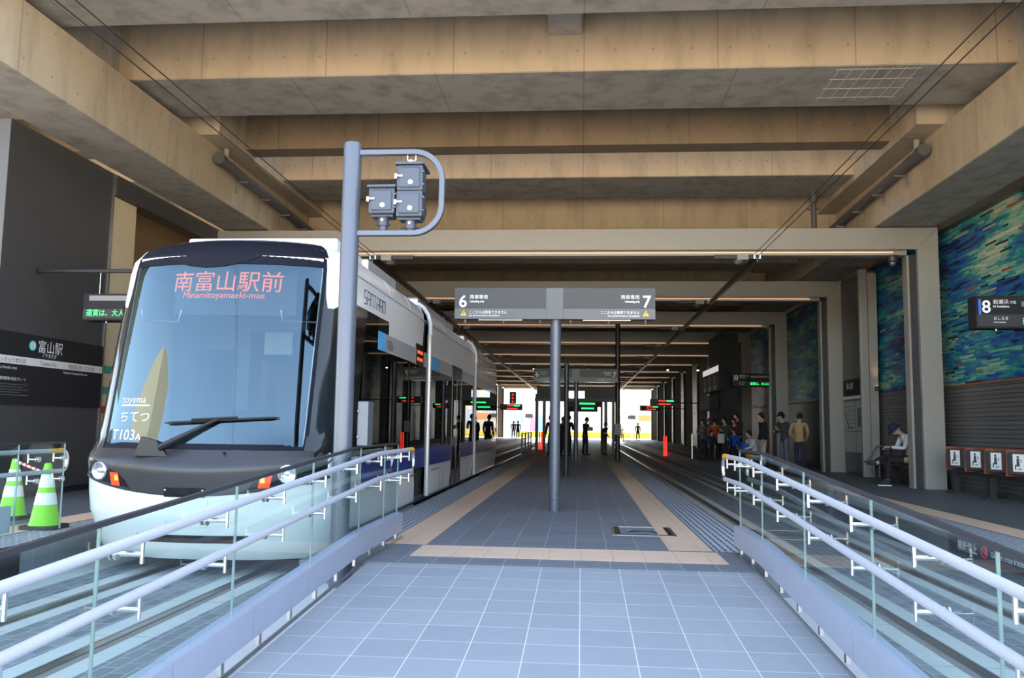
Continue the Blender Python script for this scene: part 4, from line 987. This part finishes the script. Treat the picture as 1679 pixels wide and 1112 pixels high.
# ------------------------------------------------------------------ cones and barrier bar
LIME = mat('lime_green_cone', (.22, .68, .012), .45, 0., .03); REFL = mat('white_reflective_band', (.82, .83, .85), .35, 0., .02)
def cone(x, y, lab):
    t = thing('traffic_cone', (x, y, 0), lab, 'traffic cone', 'lime green traffic cones')
    r = lambda z: .155-.118*(z-.04)/.68
    MB().prism([(x-.2+.05, y-.2), (x+.2-.05, y-.2), (x+.2, y-.15), (x+.2, y+.15), (x+.15, y+.2), (x-.15, y+.2), (x-.2, y+.15), (x-.2, y-.15)], 0.0, .045, 'z').build('cone_base', RUBBER, t)
    MB().lathe([(.165, .042), (r(.07), .07), (r(.72), .72), (.02, .728)], (x, y, 0), 24).build('cone_body', LIME, t, True)
    for a, b in ((.27, .40), (.46, .60)): MB().lathe([(r(a)+.003, a), (r(b)+.003, b)], (x, y, 0), 24).build('reflective_band', REFL, t, True)
    return t
cone(-5.98, 9.12, 'lime green cone with white bands at the balustrade end'); cone(-6.95, 9.95, 'lime green cone with white bands behind the glass, at the picture edge')
br = thing('barrier_bar', (-6.45, 9.5, .68), 'thin red and white striped bar slung between the two green cones', 'barrier bar')
a, b = Vector((-6.95, 9.95, .70)), Vector((-5.98, 9.12, .60))
for k in range(14):
    MB().cyl(a.lerp(b, k/14), a.lerp(b, (k+1)/14), .017, seg=10).build('stripe_segment', mat('red_stripe', (.70, .04, .03), .4) if k % 2 else REFL, br)

# ------------------------------------------------------------------ details under the roof
dc = thing('dome_camera', (6.86, 19.02, 5.1), 'dark dome camera under the first frame near its corner', 'camera')
MB().lathe([(.11, 0), (.12, -.06), (.10, -.14), (.08, -.15)], (6.86, 19.02, 5.1), 18).build('housing', STEEL_DARK, dc, True); MB().ball((6.86, 19.02, 4.93), .07, 14, 10).build('dome', mat('smoked_dome', (.2, .2, .21), .08, .6), dc, True)
LAMP = mat('warm_white_downlight', (1, .9, .6), .4, 0., .02, ((1., .9, .45), 1.2))
for x, w in ((-2.9, 'above the tram joint side'), (-1.1, 'next in from the tram side'), (.4, 'near the centre line'), (5.2, 'above the far end of the bench platform'), (7.0, 'beside the right hand posts')):
    t = thing('downlight', (x, 51.5, 4.75), 'tiny bright downlight deep under the roof, %s' % w, 'lamp', 'deep downlights')
    MB().cyl((x, 51.5, 4.76), (x, 51.5, 6.22), .012, seg=6).lathe([(.09, .0), (.09, .1), (.03, .14)], (x, 51.5, 4.74), 12).build('lamp_can', STEEL_DARK, t); MB().ball((x, 51.5, 4.73), .07, 10, 6).build('lamp_globe', LAMP, t)
tw = thing('departure_tower', (5.8, 34.6, 0), 'dark tower with a tilted departure board above the waiting queue', 'display')
MB().box(5.45, 6.15, 33.75, 36.6, 0, 5.0).build('tower_body', mat('matt_black_cladding', (.02, .02, .022), .8), tw)
bf = MB().box(5.22, 5.44, 32.7, 36.8, 2.70, 3.65).build('board_face', SIGN_BK, tw)
MB().box(5.21, 5.22, 32.7, 36.8, 3.42, 3.65).build('white_header', mat('lit_white_header', (.8, .8, .78), .5, 0., .02, ((1, .97, .9), .1)), bf)
for k, s in enumerate(('6', '7', '8')): text('lettering', s, .42, WHITE_INK, left_at(5.205, 36.4-1.35*k, 2.98), bf); text('lettering', '岩瀬浜', .2, WHITE_INK, left_at(5.205, 36.5-1.35*k, 2.76), bf)
MB().box(4.9, 5.22, 32.9, 35.5, 1.95, 2.5).build('lower_housing', SIGN_BK, tw)
sc = thing('glass_screen', (4.95, 35.0, 0), 'low glass screen at the platform edge in front of the waiting queue', 'screen')
for a, b in ((4.52, 4.95), (4.97, 5.40)): MB().box(a, b, 34.99, 35.01, .08, .98).build('glass_panel', GLASS, sc)
MB().box(4.48, 4.52, 34.97, 35.03, 0, 1.0).box(5.40, 5.44, 34.97, 35.03, 0, 1.0).build('screen_post', STAIN, sc); MB().box(4.5, 5.42, 34.98, 35.02, .98, 1.0).build('top_rail', STAIN, sc)
for x, y, z0, z1, lab in ((-1.92, 40.2, 0, .95, 'red glowing bollard at the far end of the central platform, tram side'), (4.30, 44, -.33, .80, 'red glowing bollard beside the empty track far inside')):
    t = thing('glowing_bollard', (x, y, z0), lab, 'bollard', 'red glowing bollards')
    MB().box(x-.13, x+.13, y-.05, y+.1, z0, z0+.12).build('base', STEEL_DARK, t)
    for dx in (-.055, .055): MB().cyl((x+dx, y, z0+.12), (x+dx, y, z1), .035, seg=8).build('light_tube', RED_LED, t)
for x, y, z, lab, arm in ((4.2, 46.0, 2.55, 'black board with red and green lights over the empty track, nearer one', 1), (4.6, 59.7, 2.55, 'black board with red and green lights over the empty track, farther one', 1), (-4.6, 52.85, 2.35, 'black board with a red lamp cluster past the tram', -1)):
    t = thing('led_board', (x, y, z), lab, 'sign', 'red and green light boards')
    MB().box(x-.5, x+.9, y, y+.2, z-.15, z+.22).build('housing', BLACK, t)
    MB().box(x-.05, x+.35, y-.01, y, z+.10, z+.16).box(x-.05, x+.6, y-.01, y, z-.08, z-.02).build('red_lettering', RED_LED, t); MB().box(x+.38, x+.75, y-.01, y, z+.09, z+.16).build('green_lettering', GREEN_LED, t)
    MB().box(x+.9 if arm > 0 else -8.1, 7.2 if arm > 0 else x-.5, y+.08, y+.25, z, z+.05).build('support_arm', STEEL_DARK, t)
    if arm < 0:
        MB().box(x+.1, x+.5, y, y+.15, z+.25, z+1.0).build('signal_head', BLACK, t)
        for k in range(3): MB().ball((x+.3, y-.02, z+.38+.22*k), .06, 8, 6).build('red_lamp', RED_LED, t)
# gate canopy at the far end of the central platform
gc = thing('gate_canopy', (-.35, 40, 0), 'dark gate frame with pale fascia panels at the far end of the central platform', 'gate')
for x in (-2.1, -1.75, 1.15, 1.5): MB().box(x-.07, x+.07, 39.93, 40.07, 0, 2.75).build('post', STEEL_DARK, gc)
MB().box(-2.2, 1.6, 39.9, 40.1, 2.40, 2.55).build('cross_beam', STEEL_DARK, gc)
for a, b in ((-2.1, -.75), (.15, 1.6)): MB().box(a, b, 39.85, 39.93, 2.55, 3.1).build('fascia_panel', SIGN_MD, gc)
MB().box(-.75, .15, 39.86, 39.92, 2.9, 3.1).build('fascia_panel', SIGN_MD, gc)
gb = MB().box(-.8, 1.0, 44.0, 44.2, 2.25, 2.6).build('gate_board', BLACK, gc); MB().box(-.7, .9, 47.0, 47.2, 2.05, 2.4).box(-.7, -.62, 47, 47.2, 0, 2.4).build('gate_board', BLACK, gc); MB().box(-.1, .7, 43.98, 44.0, 2.38, 2.46).box(0, .7, 46.98, 47, 2.2, 2.28).build('green_lettering', GREEN_LED, gb)
MB().box(-.8, -.72, 44.0, 44.2, 0, 2.6).box(1.0, 1.1, 44.0, 44.2, 0, 2.6).build('rear_post', STEEL_DARK, gc)
tp = thing('dark_pole', (1.32, 31, 0), 'tall dark pole with a small control box on the empty track side of the platform', 'pole')
MB().lathe([(.09, 0), (.09, 5.0)], (1.32, 31, 0), 12).build('shaft', STEEL_DARK, tp, True); MB().box(1.20, 1.44, 30.85, 30.95, .95, 1.35).build('control_box', SIGN_LT, tp)
fn = thing('low_railing', (-2.3, 36, 0), 'low dark railing on the tram side of the platform before the gate', 'railing')
for y in (33.0, 35.0, 37.0, 39.0): MB().box(-2.33, -2.27, y-.03, y+.03, 0, .95).build('post', STEEL_DARK, fn)
for z in (.25, .5, .72, .93): MB().tube([(-2.3, 33, z), (-2.3, 39, z)], .02, 6).build('rail', STEEL_DARK, fn)
for y in (33.7, 35.7, 37.7): MB().box(-2.31, -2.29, y-.6, y+1.2, .06, .25).build('kick_panel', PANEL_DK, fn)

# ------------------------------------------------------------------ the street beyond
def facade(name, x0, x1, y, z1, m, lab, rows, cols, wm, extra=None):
    t = thing(name, ((x0+x1)/2, y, -.3), lab, 'building')
    MB().box(x0, x1, y, y+12, -.3, z1).build('wall', m, t)
    n = 0
    for r in range(rows):
        for c in range(cols):
            a = x0+(x1-x0)*(c+.2)/cols; b = x0+(x1-x0)*(c+.8)/cols; z = .8+(z1-1.2)*(r+.25)/rows; zz = .8+(z1-1.2)*(r+.75)/rows
            f = MB().box(a, b, y-.05, y+.02, z, zz).build('window', wm, t)
            n += 1
    return t
WFAC = mat('white_render', (.86, .84, .80), .8); PFAC = mat('pink_beige_render', (.70, .48, .40), .8); BGL = mat('pale_window', (.45, .55, .62), .2); BRK = mat('tan_render', (.75, .62, .45), .8)
facade('shop_building', -26, -9.5, 150, 16, WFAC, 'sunlit white building beyond the tracks, past the tram end', 4, 5, BGL)
pb = facade('shop_building', -9.3, -4.5, 140, 13, PFAC, 'pinkish building with poster panels seen past the tram end', 3, 2, BGL)
for i, (x, c) in enumerate(((-8.6, (.5, .25, .45)), (-7.2, (.25, .45, .6)), (-5.8, (.75, .35, .3)))): MB().box(x, x+.9, 139.8, 139.95, .4, 3.0).build('poster', mat('poster_%d' % i, c, .6), pb)
facade('shop_building', -4.3, 9, 165, 15, WFAC, 'sunlit white building straight beyond the platform end', 4, 5, BGL)
ob = facade('shop_building', 9.3, 26, 150, 14, BRK, 'tan building beyond the empty track', 3, 5, BGL)
MB().box(10, 14, 149.8, 149.95, 2.4, 3.4).build('shop_sign', mat('orange_shop_sign', (.85, .30, .08), .5), ob)
yk = mat('yellow_kerb', (.75, .55, .04), .6)
tag(box('yellow_barrier', (-9, 12, 118, 118.3, -.3, .5), yk), 'long low yellow barrier across the sunlit street', 'barrier')
for x, y, lab in ((-6.9, 112, 'slim street pole past the tram end'), (6.6, 112, 'slim street pole with a box beyond the empty track')):
    t = thing('street_pole', (x, y, -.3), lab, 'pole', 'street poles')
    MB().cyl((x, y, -.3), (x, y, 6.5), .12, seg=10).build('shaft', mat('grey_pole', (.35, .33, .30), .5), t); MB().box(x-.5, x+.5, y-.2, y+.2, 2.3, 2.8).build('pole_box', SIGN_DK, t)
# buildings behind the viewpoint, across the sunlit square (they mirror in the windscreen)
t2 = facade('hotel_tower', -112, -60, -45, 33, mat('sandstone_render', (.34, .26, .17), .8), 'tan tower across the square behind the viewpoint', 8, 4, BGL)
t3 = facade('office_block', 40, 60, -95, 20, BRK, 'tan office block across the square behind the viewpoint', 6, 6, BGL)
# ------------------------------------------------------------------ people
def skinned(verts, edges, radii, root=0, sub=2):
    me = bpy.data.meshes.new('tmp'); me.from_pydata(verts, edges, []); o = bpy.data.objects.new('tmp', me); COL.objects.link(o)
    sk = o.modifiers.new('s', 'SKIN'); sk.use_smooth_shade = True; sk.branch_smoothing = .3
    for i, d in enumerate(me.skin_vertices[0].data):
        r = radii[i]; d.radius = r if isinstance(r, tuple) else (r, r); d.use_root = (i == root)
    sb_ = o.modifiers.new('b', 'SUBSURF'); sb_.levels = sub; sb_.render_levels = sub
    bpy.context.view_layer.update(); dg = bpy.context.evaluated_depsgraph_get()
    e = bpy.data.meshes.new_from_object(o.evaluated_get(dg), depsgraph=dg)
    v = [tuple(p.co) for p in e.vertices]; f = [tuple(p.vertices) for p in e.polygons]
    bpy.data.objects.remove(o); bpy.data.meshes.remove(me); bpy.data.meshes.remove(e)
    return v, f
def chain_skin(chains, root=0, sub=2):
    """chains: lists of (point, radius); a point met twice is shared"""
    V = []; R = []; E_ = []; key = {}
    def idx(p, r):
        k = tuple(round(c, 4) for c in p)
        if k not in key: key[k] = len(V); V.append(tuple(p)); R.append(r)
        return key[k]
    for ch in chains:
        ids = [idx(p, r) for p, r in ch]
        E_ += list(zip(ids, ids[1:]))
    return skinned(V, E_, R, root, sub)
SKIN = mat('skin', (.50, .31, .22), .55, 0., .05)
EYE = mat('dark_eye', (.02, .015, .012), .3); LIP = mat('lip', (.38, .16, .13), .5)
_cl = {}
def cloth(c):
    k = 'cloth_%02x%02x%02x' % tuple(int(v*255) for v in c)
    return mat(k, c, .85, 0., .18)
def head_mesh(c, fwd, up, sc=1., mask=False):
    """head with brow, nose, lips, chin, ears; local -y is the face"""
    m = MB(); seg, rings = 20, 14; R = (.075, .093, .115)
    vs = []
    for i in range(rings+1):
        t = -PI/2+PI*i/rings
        for k in range(seg):
            a = 2*PI*k/seg
            x = R[0]*math.cos(t)*math.cos(a); y = R[1]*math.cos(t)*math.sin(a); z = R[2]*math.sin(t)
            if z < 0:
                f = 1-.32*(-z/R[2])**1.5
                x *= f
                if y > 0: y *= 1-.35*(-z/R[2])
            if y < 0 and z < -.02: y -= .010*math.exp(-((x/.03)**2))*math.exp(-(((z+.09)/.03)**2))
            n = math.exp(-((x/.013)**2))*math.exp(-(((z+.018)/.026)**2)) if y < 0 else 0
            y -= .024*n
            if y < 0: y -= .005*math.exp(-(((z-.022)/.014)**2)); y += .007*math.exp(-(((abs(x)-.03)/.014)**2))*math.exp(-((z/.012)**2))
            vs.append((x, y, z))
    fs = [(i*seg+k, i*seg+(k+1) % seg, (i+1)*seg+(k+1) % seg, (i+1)*seg+k) for i in range(rings) for k in range(seg)]
    m.add(vs, fs)
    for s in (-1, 1):
        m.ball((s*.074, .012, -.005), (.010, .022, .032), 8, 6)
        m.ball((s*.030, -.080, .004), (.011, .006, .006), 8, 6, mi=1)
    m.ball((0, -.090, -.062), (.022, .006, .006), 8, 6, mi=2)
    f = Vector(fwd).normalized(); u = Vector(up); u = (u-f*u.dot(f)).normalized(); r = u.cross(f)  # -y -> f
    M4 = Matrix(((-r.x*-1, -f.x, u.x, c[0]), (-r.y*-1, -f.y, u.y, c[1]), (-r.z*-1, -f.z, u.z, c[2]), (0, 0, 0, 1)))
    S_ = Matrix.Diagonal((sc, sc, sc, 1))
    return m, M4 @ S_
def hair_mesh(long=0., cap=False, brim=0.):
    m = MB(); seg, rings = 20, 10; vs = []
    for i in range(rings+1):
        t = -PI/2*.35+(PI/2*1.35)*i/rings if True else 0
        for k in range(seg):
            a = 2*PI*k/seg; fr = max(0., -math.sin(a))
            tt = max(t, -.62+1.0*fr if not cap else .10)   # hairline rises over the face
            if long and fr < .3 and i == 0: z = -.115*.6-long
            else: z = .126*math.sin(tt)
            x = .086*math.cos(tt)*math.cos(a); y = .104*math.cos(tt)*math.sin(a)+.004
            vs.append((x, y, z+.004))
    fs = [(i*seg+k, i*seg+(k+1) % seg, (i+1)*seg+(k+1) % seg, (i+1)*seg+k) for i in range(rings) for k in range(seg)]
    m.add(vs, fs)
    if brim:
        o = len(m.v); ring = []
        for rr, zz in ((1.0, .03), (1.0+brim, .0), (1.0+brim, -.006), (1.0, .02)):
            m.v += [(.088*rr*math.cos(2*PI*k/seg), .106*rr*math.sin(2*PI*k/seg), zz) for k in range(seg)]
        for i in range(3):
            for k in range(seg): m.f.append((o+i*seg+k, o+i*seg+(k+1) % seg, o+(i+1)*seg+(k+1) % seg, o+(i+1)*seg+k)); m.mi.append(0)
    return m
def hand_chains(w, d, side, curl=.5, pal=Vector((0, 1, 0))):
    """palm, four unequal fingers and a thumb, rooted at the wrist; d: along the hand, pal: palm normal"""
    w = Vector(w); d = Vector(d).normalized(); pal = (Vector(pal)-d*Vector(pal).dot(d)).normalized(); lat = d.cross(pal)*side
    out = []
    kn = w+d*.085
    out.append([(tuple(w), .024), (tuple(w+d*.045), (.036, .017)), (tuple(kn), (.038, .014))])
    for k, L in enumerate((.068, .078, .072, .056)):
        b = w+d*.075+lat*(.030-.020*k)
        p1 = b+(d*math.cos(curl*.5)+pal*math.sin(curl*.5))*L*.45; p2 = p1+(d*math.cos(curl*1.4)+pal*math.sin(curl*1.4))*L*.33; p3 = p2+(d*math.cos(curl*2.1)+pal*math.sin(curl*2.1))*L*.28
        out.append([(tuple(b), .0095), (tuple(p1), .0085), (tuple(p2), .0078), (tuple(p3), .006)])
    b = w+d*.03+lat*.03
    p1 = b+(d*.6+lat*.7+pal*.2).normalized()*.042; p2 = p1+(d*.9+lat*.25+pal*.3).normalized()*.032
    out.append([(tuple(w+d*.02+lat*.012), .014), (tuple(b), .012), (tuple(p1), .0095), (tuple(p2), .0075)])
    return out
def person(label, base, face, J, top, bottom, shoes=(.03, .03, .03), hair=(.015, .012, .010), group='waiting passengers', h=1.7, coat=0., hat=None, hlong=0., headdir=(0, -1, 0), headup=(0, 0, 1), mask=False, bag=None, sub=1, cover_top=None):
    """base: ground point; face: heading in degrees (0 looks along -y); J: joints for a 1.7 m person, metres, local"""
    k = h/1.7
    t = thing('person', base, label, 'person', group)
    rot = Matrix.Rotation(math.radians(face), 4, 'Z')
    T = Matrix.Translation(Vector(base)) @ rot @ Matrix.Diagonal((k, k, k, 1))
    P = {n: Vector(v) for n, v in J.items()}
    # body
    def arm(s, a=1.):
        return [(tuple(P['chest']), (.115*a, .085*a)), (tuple(P['sh'+s]), .056*a), (tuple(P['el'+s]), .040*a), (tuple(P['wr'+s]), .027*a)]
    def leg(s, a=1., e=0.):
        return [(tuple(P['pel']), (.13*a+e-.020, .10*a+e-.018)), (tuple(P['hip'+s]), .078*a+e*.8), (tuple(P['kn'+s]), .054*a+e*.3), (tuple(P['an'+s]), .037*a+e)]
    spine = [(tuple(P['pel']), (.105, .082)), (tuple(P['waist']), (.10, .078)), (tuple(P['chest']), (.11, .08)), (tuple(P['neck']), .050), (tuple(P['head']-Vector((0, -.0, .02))), .052)]
    v, f = chain_skin([spine, arm('L'), arm('R'), leg('L'), leg('R')], 0, sub)
    m = MB().add(v, f)
    for s, sd in (('L', 1), ('R', -1)):
        d = P['wr'+s]-P['el'+s]; hd = P.get('hd'+s, d)
        for ch in hand_chains(P['wr'+s], hd, sd, .55, P.get('pal'+s, Vector((-sd, 0, 0)))):
            hv, hf = chain_skin([ch], 0, 1); m.add(hv, hf)
    hm, M4 = head_mesh(P['head'], headdir, headup)
    hm.move(M4)
    o = len(m.v); m.v += hm.v; m.f += [tuple(i+o for i in q) for q in hm.f]; m.mi += hm.mi
    m.move(T).build('body', [SKIN, EYE, LIP], t, True)
    # clothes
    e = 1.14
    tp_ = [(tuple(P['pel']-(P['waist']-P['pel'])*.75), (.172, .135)), (tuple(P['pel']), (.152, .120)), (tuple(P['waist']), (.138, .110)), (tuple(P['chest']), (.148, .108)), (tuple(P['chest'].lerp(P['neck'], .62)), (.085, .075))]
    if coat: tp_ = [(tuple(P['pel']-Vector((0, 0, coat))), (.165, .135)), (tuple(P['pel']-Vector((0, 0, coat*.5))), (.16, .128))]+tp_
    v, f = chain_skin([tp_, arm('L', 1.22), arm('R', 1.22)], 0, sub)
    MB().add(v, f).move(T).build('jacket', cloth(top), t, True)
    v, f = chain_skin([leg('L', 1.12, .018), leg('R', 1.12, .018), [(tuple(P['pel']), (.148, .115)), (tuple(P['pel'].lerp(P['waist'], .6)), (.135, .105))]], 0, sub)
    MB().add(v, f).move(T).build('trousers', cloth(bottom), t, True)
    for s in 'LR':
        a = P['an'+s]; td = P.get('toe'+s, a+Vector((0, -.17, -.06))); hl = a+(a-td)*.28+Vector((0, 0, -.02))
        v, f = chain_skin([[(tuple(hl), (.034, .036)), (tuple(a+(td-a)*.35), (.040, .046)), (tuple(td), (.036, .026))]], 1, 1)
        MB().add(v, f).move(T).build('shoe', cloth(shoes), t, True)
    if hat: MB2 = hair_mesh(cap=True, brim=.42); MB2.move(Matrix.Diagonal((1.10, 1.10, 1.10, 1))); MB2.move(M4); MB2.move(T).build('hat', cloth(hat), t, True)
    hh_ = hair_mesh(long=hlong); hh_.move(M4); hh_.move(T)
    if hat: hh_.v = [tuple(p) for p in hh_.v]
    hh_.build('hair', cloth(hair), t, True)
    if mask:
        q = MB().grid(lambda u, v_: (.062*u, -.088*math.cos(u*1.0)-.02*math.exp(-(u/.35)**2), -.055+.038*v_), lin(-1, 1, 10), lin(-1, 1, 5)); q.move(M4); q.move(T).build('face_mask', cloth((.8, .8, .8)), t, True)
    if bag == 'backpack':
        q = MB().box(-.15, .15, .10, .26, 1.0, 1.42); q.move(T).build('backpack', cloth((.03, .09, .45)), t, bevel=.05)
    elif bag: q = MB().box(-.14, .14, -.32, -.22, .75, 1.10); q.move(T).build('carried_bag', cloth(bag), t, bevel=.03)
    return t
def stand(arms='down', lean=0., step=.02, bend=0.):
    J = dict(pel=(0, 0, .94), waist=(0, .0-lean*.1, 1.10), chest=(0, -lean*.3, 1.32), neck=(0, -.01-lean*.5, 1.475), head=(0, -.03-lean*.65, 1.595),
             shL=(.185, -lean*.35, 1.40), shR=(-.185, -lean*.35, 1.40), hipL=(.09, 0, .90), hipR=(-.09, 0, .90), knL=(.10, -.02-step, .50), knR=(-.10, -.02+step, .50), anL=(.10, .02-step*2, .085), anR=(-.10, .02+step*2, .085))
    y = -lean*.35
    if arms == 'down': J.update(elL=(.235, y+.03, 1.12), elR=(-.235, y+.03, 1.12), wrL=(.235, y-.05, .87), wrR=(-.235, y-.05, .87))
    elif arms == 'pockets': J.update(elL=(.27, y+.08, 1.13), elR=(-.27, y+.08, 1.13), wrL=(.185, y-.07, .98), wrR=(-.185, y-.07, .98))
    elif arms == 'phone': J.update(elL=(.235, y+.0, 1.13), elR=(-.235, y+.02, 1.12), wrL=(.10, y-.25, 1.20), wrR=(-.10, y-.24, 1.14), hdL=(-.3, -.5, .4), palL=(-1, 0, .3))
    elif arms == 'folded': J.update(elL=(.24, y-.03, 1.14), elR=(-.24, y-.03, 1.14), wrL=(-.06, y-.20, 1.20), wrR=(.06, y-.22, 1.16), hdL=(-1, .1, .1), hdR=(1, .1, .1))
    elif arms == 'raise': J.update(elL=(.235, y+.0, 1.13), elR=(-.25, y-.12, 1.20), wrL=(.20, y-.16, .95), wrR=(-.12, y-.22, 1.43), hdR=(.2, -.2, 1))
    return J
QUEUE = 'passengers waiting on the bench platform'
person('person in a tan jacket and dark trousers, back turned, by the second frame', (6.50, 25.95, 0), 150, stand('pockets', .1), (.42, .27, .12), (.02, .025, .045), h=1.72, group=QUEUE, headdir=(-.5, -1, 0), sub=2)
person('person in a black cap holding a camera up, beside the tan jacket', (6.22, 26.6, 0), -60, stand('phone', .15), (.045, .05, .055), (.10, .115, .16), shoes=(.6, .6, .62), h=1.74, hat=(.008, .008, .01), group=QUEUE, sub=2)
person('person in a black jacket and pale beige trousers looking toward the tracks', (5.75, 27.4, 0), -80, stand('down', .05), (.012, .012, .014), (.42, .38, .30), h=1.74, group=QUEUE, sub=2)
JS = dict(pel=(0, .12, .42), waist=(0, .10, .58), chest=(0, .02, .80), neck=(0, -.02, .95), head=(0, -.06, 1.07), shL=(.17, .02, .88), shR=(-.17, .02, .88), elL=(.22, -.10, .65), elR=(-.22, -.10, .65), wrL=(.12, -.30, .58), wrR=(-.12, -.30, .58), hipL=(.09, .10, .40), hipR=(-.09, .10, .40), knL=(.14, -.28, .46), knR=(-.14, -.28, .46), anL=(.12, -.20, .085), anR=(-.12, -.20, .085))
person('crouching person in a white shirt with a bright blue backpack', (5.45, 27.9, 0), -70, JS, (.55, .56, .58), (.015, .015, .02), h=1.7, group=QUEUE, hair=(.03, .018, .012))
q = MB().box(-.14, .14, -.34, -.20, .42, .82); q.move(Matrix.Translation((5.45, 27.9, 0)) @ Matrix.Rotation(math.radians(-70), 4, 'Z')).build('blue_pack', cloth((.02, .08, .42)), [o for o in SC.objects if str(o.get('label', '')).startswith('crouching')][0], bevel=.05)
Q = [(5.35, 30.2, 1.22, (.015, .06, .34), (.02, .02, .03), 'down', 'child in a bright blue vest standing in the queue', -40, None, 0.),
     (5.75, 31.6, 1.80, (.03, .03, .034), (.02, .02, .025), 'folded', 'tallest person in the queue, in dark clothes, by the second post', -60, None, 0.),
     (5.55, 31.2, 1.60, (.13, .015, .02), (.03, .03, .03), 'phone', 'person in a dark red top in the middle of the queue', -40, None, .04),
     (5.12, 30.6, 1.62, (.05, .052, .035), (.02, .02, .024), 'phone', 'person in an olive coat carrying a white bag', -50, (.6, .6, .58), .05),
     (5.08, 33.0, 1.62, (.42, .075, .012), (.035, .045, .045), 'down', 'person in an orange jacket seen from behind in the queue', 160, None, 0.),
     (4.85, 32.3, 1.15, (.02, .03, .06), (.02, .02, .03), 'down', 'small child in navy beside the olive coat', 20, None, 0.),
     (4.78, 33.9, 1.58, (.10, .10, .11), (.03, .03, .035), 'phone', 'person in a grey jacket just behind the orange jacket', -30, None, .03),
     (5.55, 37.6, 1.66, (.02, .022, .028), (.02, .02, .02), 'down', 'person in a dark suit and face mask behind the glass screen', 20, None, 0.)]
for x, y, h_, tp1, bt, ar, lab, fc, bg_, hl in Q:
    person(lab, (x, y, 0), fc, stand(ar, .1), tp1, bt, h=h_, group=QUEUE, bag=bg_, hlong=hl, mask='mask' in lab)
CEN = 'people at the far end of the central platform'
C_ = [(.17, 36.6, 1.62, (.012, .012, .013), (.012, .012, .014), 'folded', 'person in a dark coat holding a pale bundle at the platform end', 60, .30, 0.),
      (-.55, 35.2, 1.68, (.014, .014, .015), (.012, .012, .013), 'phone', 'person in black half hidden by the thin dark pole', 150, .25, 0.),
      (-.80, 34.4, 1.60, (.016, .014, .014), (.012, .012, .013), 'down', 'person in black standing between the two sign posts', 120, .35, 0.),
      (-1.22, 35.0, 1.66, (.014, .014, .016), (.014, .014, .014), 'down', 'person in black on the tram side of the big post', -150, .2, 0.),
      (1.0, 37.2, 1.42, (.02, .02, .02), (.10, .085, .02), 'raise', 'short person with a yellow armband leaning on the gate rail', 70, .3, .02)]
for x, y, h_, tp1, bt, ar, lab, fc, ct, hl in C_:
    p = person(lab, (x, y, 0), fc, stand(ar, .1), tp1, bt, h=h_, group=CEN, coat=ct, hlong=hl)
    if 'bundle' in lab: MB().box(-.17, .17, -.30, -.20, 1.05, 1.22).move(Matrix.Translation((x, y, 0)) @ Matrix.Rotation(math.radians(fc), 4, 'Z')).build('pale_bundle', cloth((.55, .55, .56)), p, bevel=.03)
    if 'armband' in lab: MB().cyl((x+.05, y-.18, .93), (x+.06, y-.18, .99), .075, seg=14).build('armband', cloth((.75, .65, .03)), p)
FAR = 'people crossing the sunlit street'
for i, (x, y, c, lab) in enumerate(((-6.4, 80, (.25, .03, .04), 'distant person in red past the tram end'), (-5.9, 79, (.02, .02, .03), 'distant person in black past the tram end'), (5.55, 84, (.02, .02, .022), 'distant person in a long dark coat beyond the empty track'), (3.6, 88, (.35, .05, .06), 'distant person in a red top beside the dark pole'), (4.3, 90, (.5, .32, .2), 'distant person in a tan top walking in the sun'))):
    person(lab, (x, y, -.02 if abs(x) < 2 else (-.33 if -5.4 < x < -2.2 or 1.6 < x < 4.45 else 0)), 180 if i % 2 else 20, stand('down', 0., .06), c, (.03, .03, .04), h=1.66, group=FAR, coat=.3 if i in (1, 2) else 0.)
# the seated man: local -y is where he faces, he faces the tracks (world -x)
JM = dict(pel=(0, .02, .56), waist=(0, .03, .72), chest=(0, -.07, .95), neck=(0, -.20, 1.10), head=(0, -.315, 1.17),
          shL=(.18, -.10, 1.03), shR=(-.18, -.10, 1.03), elL=(.23, -.20, .78), elR=(-.23, -.20, .78), wrL=(.10, -.43, .80), wrR=(-.08, -.42, .78), hdL=(-.3, -1, .1), hdR=(.3, -1, .0), palL=(-.3, 0, -1), palR=(.3, 0, -1),
          hipL=(.09, -.03, .53), hipR=(-.09, -.03, .53), knL=(.09, -.48, .54), knR=(-.06, -.48, .60), anL=(.09, -.50, .10), anR=(.10, -.78, .47), toeL=(.09, -.68, .035), toeR=(.10, -.95, .50))
sm = person('seated person in a dark hat and pale grey jacket, legs crossed, head bowed', (7.42, 19.85, 0), -90, JM, (.50, .52, .54), (.012, .012, .014), shoes=(.03, .03, .05), hair=(.42, .40, .38), hat=(.010, .012, .04), h=1.84, group='seated passenger', headdir=(0, -.75, -.75), headup=(0, -.6, .8), sub=2)
T = Matrix.Translation((7.42, 19.85, 0)) @ Matrix.Rotation(math.radians(-90), 4, 'Z') @ Matrix.Diagonal((1.84/1.7, 1.84/1.7, 1.84/1.7, 1))
MB().prism([(-.71, .0), (-.45, .0), (-.45, .022), (-.70, .022)], .05, .13, 'x').move(T).build('white_sole', cloth((.8, .8, .82)), sm)
MB().tube([(.09, -.50, .13), (.09, -.50, .19)], .048, 10).tube([(.09, -.74, .47), (.08, -.69, .485)], .046, 10).move(T).build('sock', cloth((.45, .42, .38)), sm)
MB().box(-.06, .14, -.42, -.16, .60, .82).move(T).build('lap_bag', cloth((.03, .012, .015)), sm, bevel=.05)
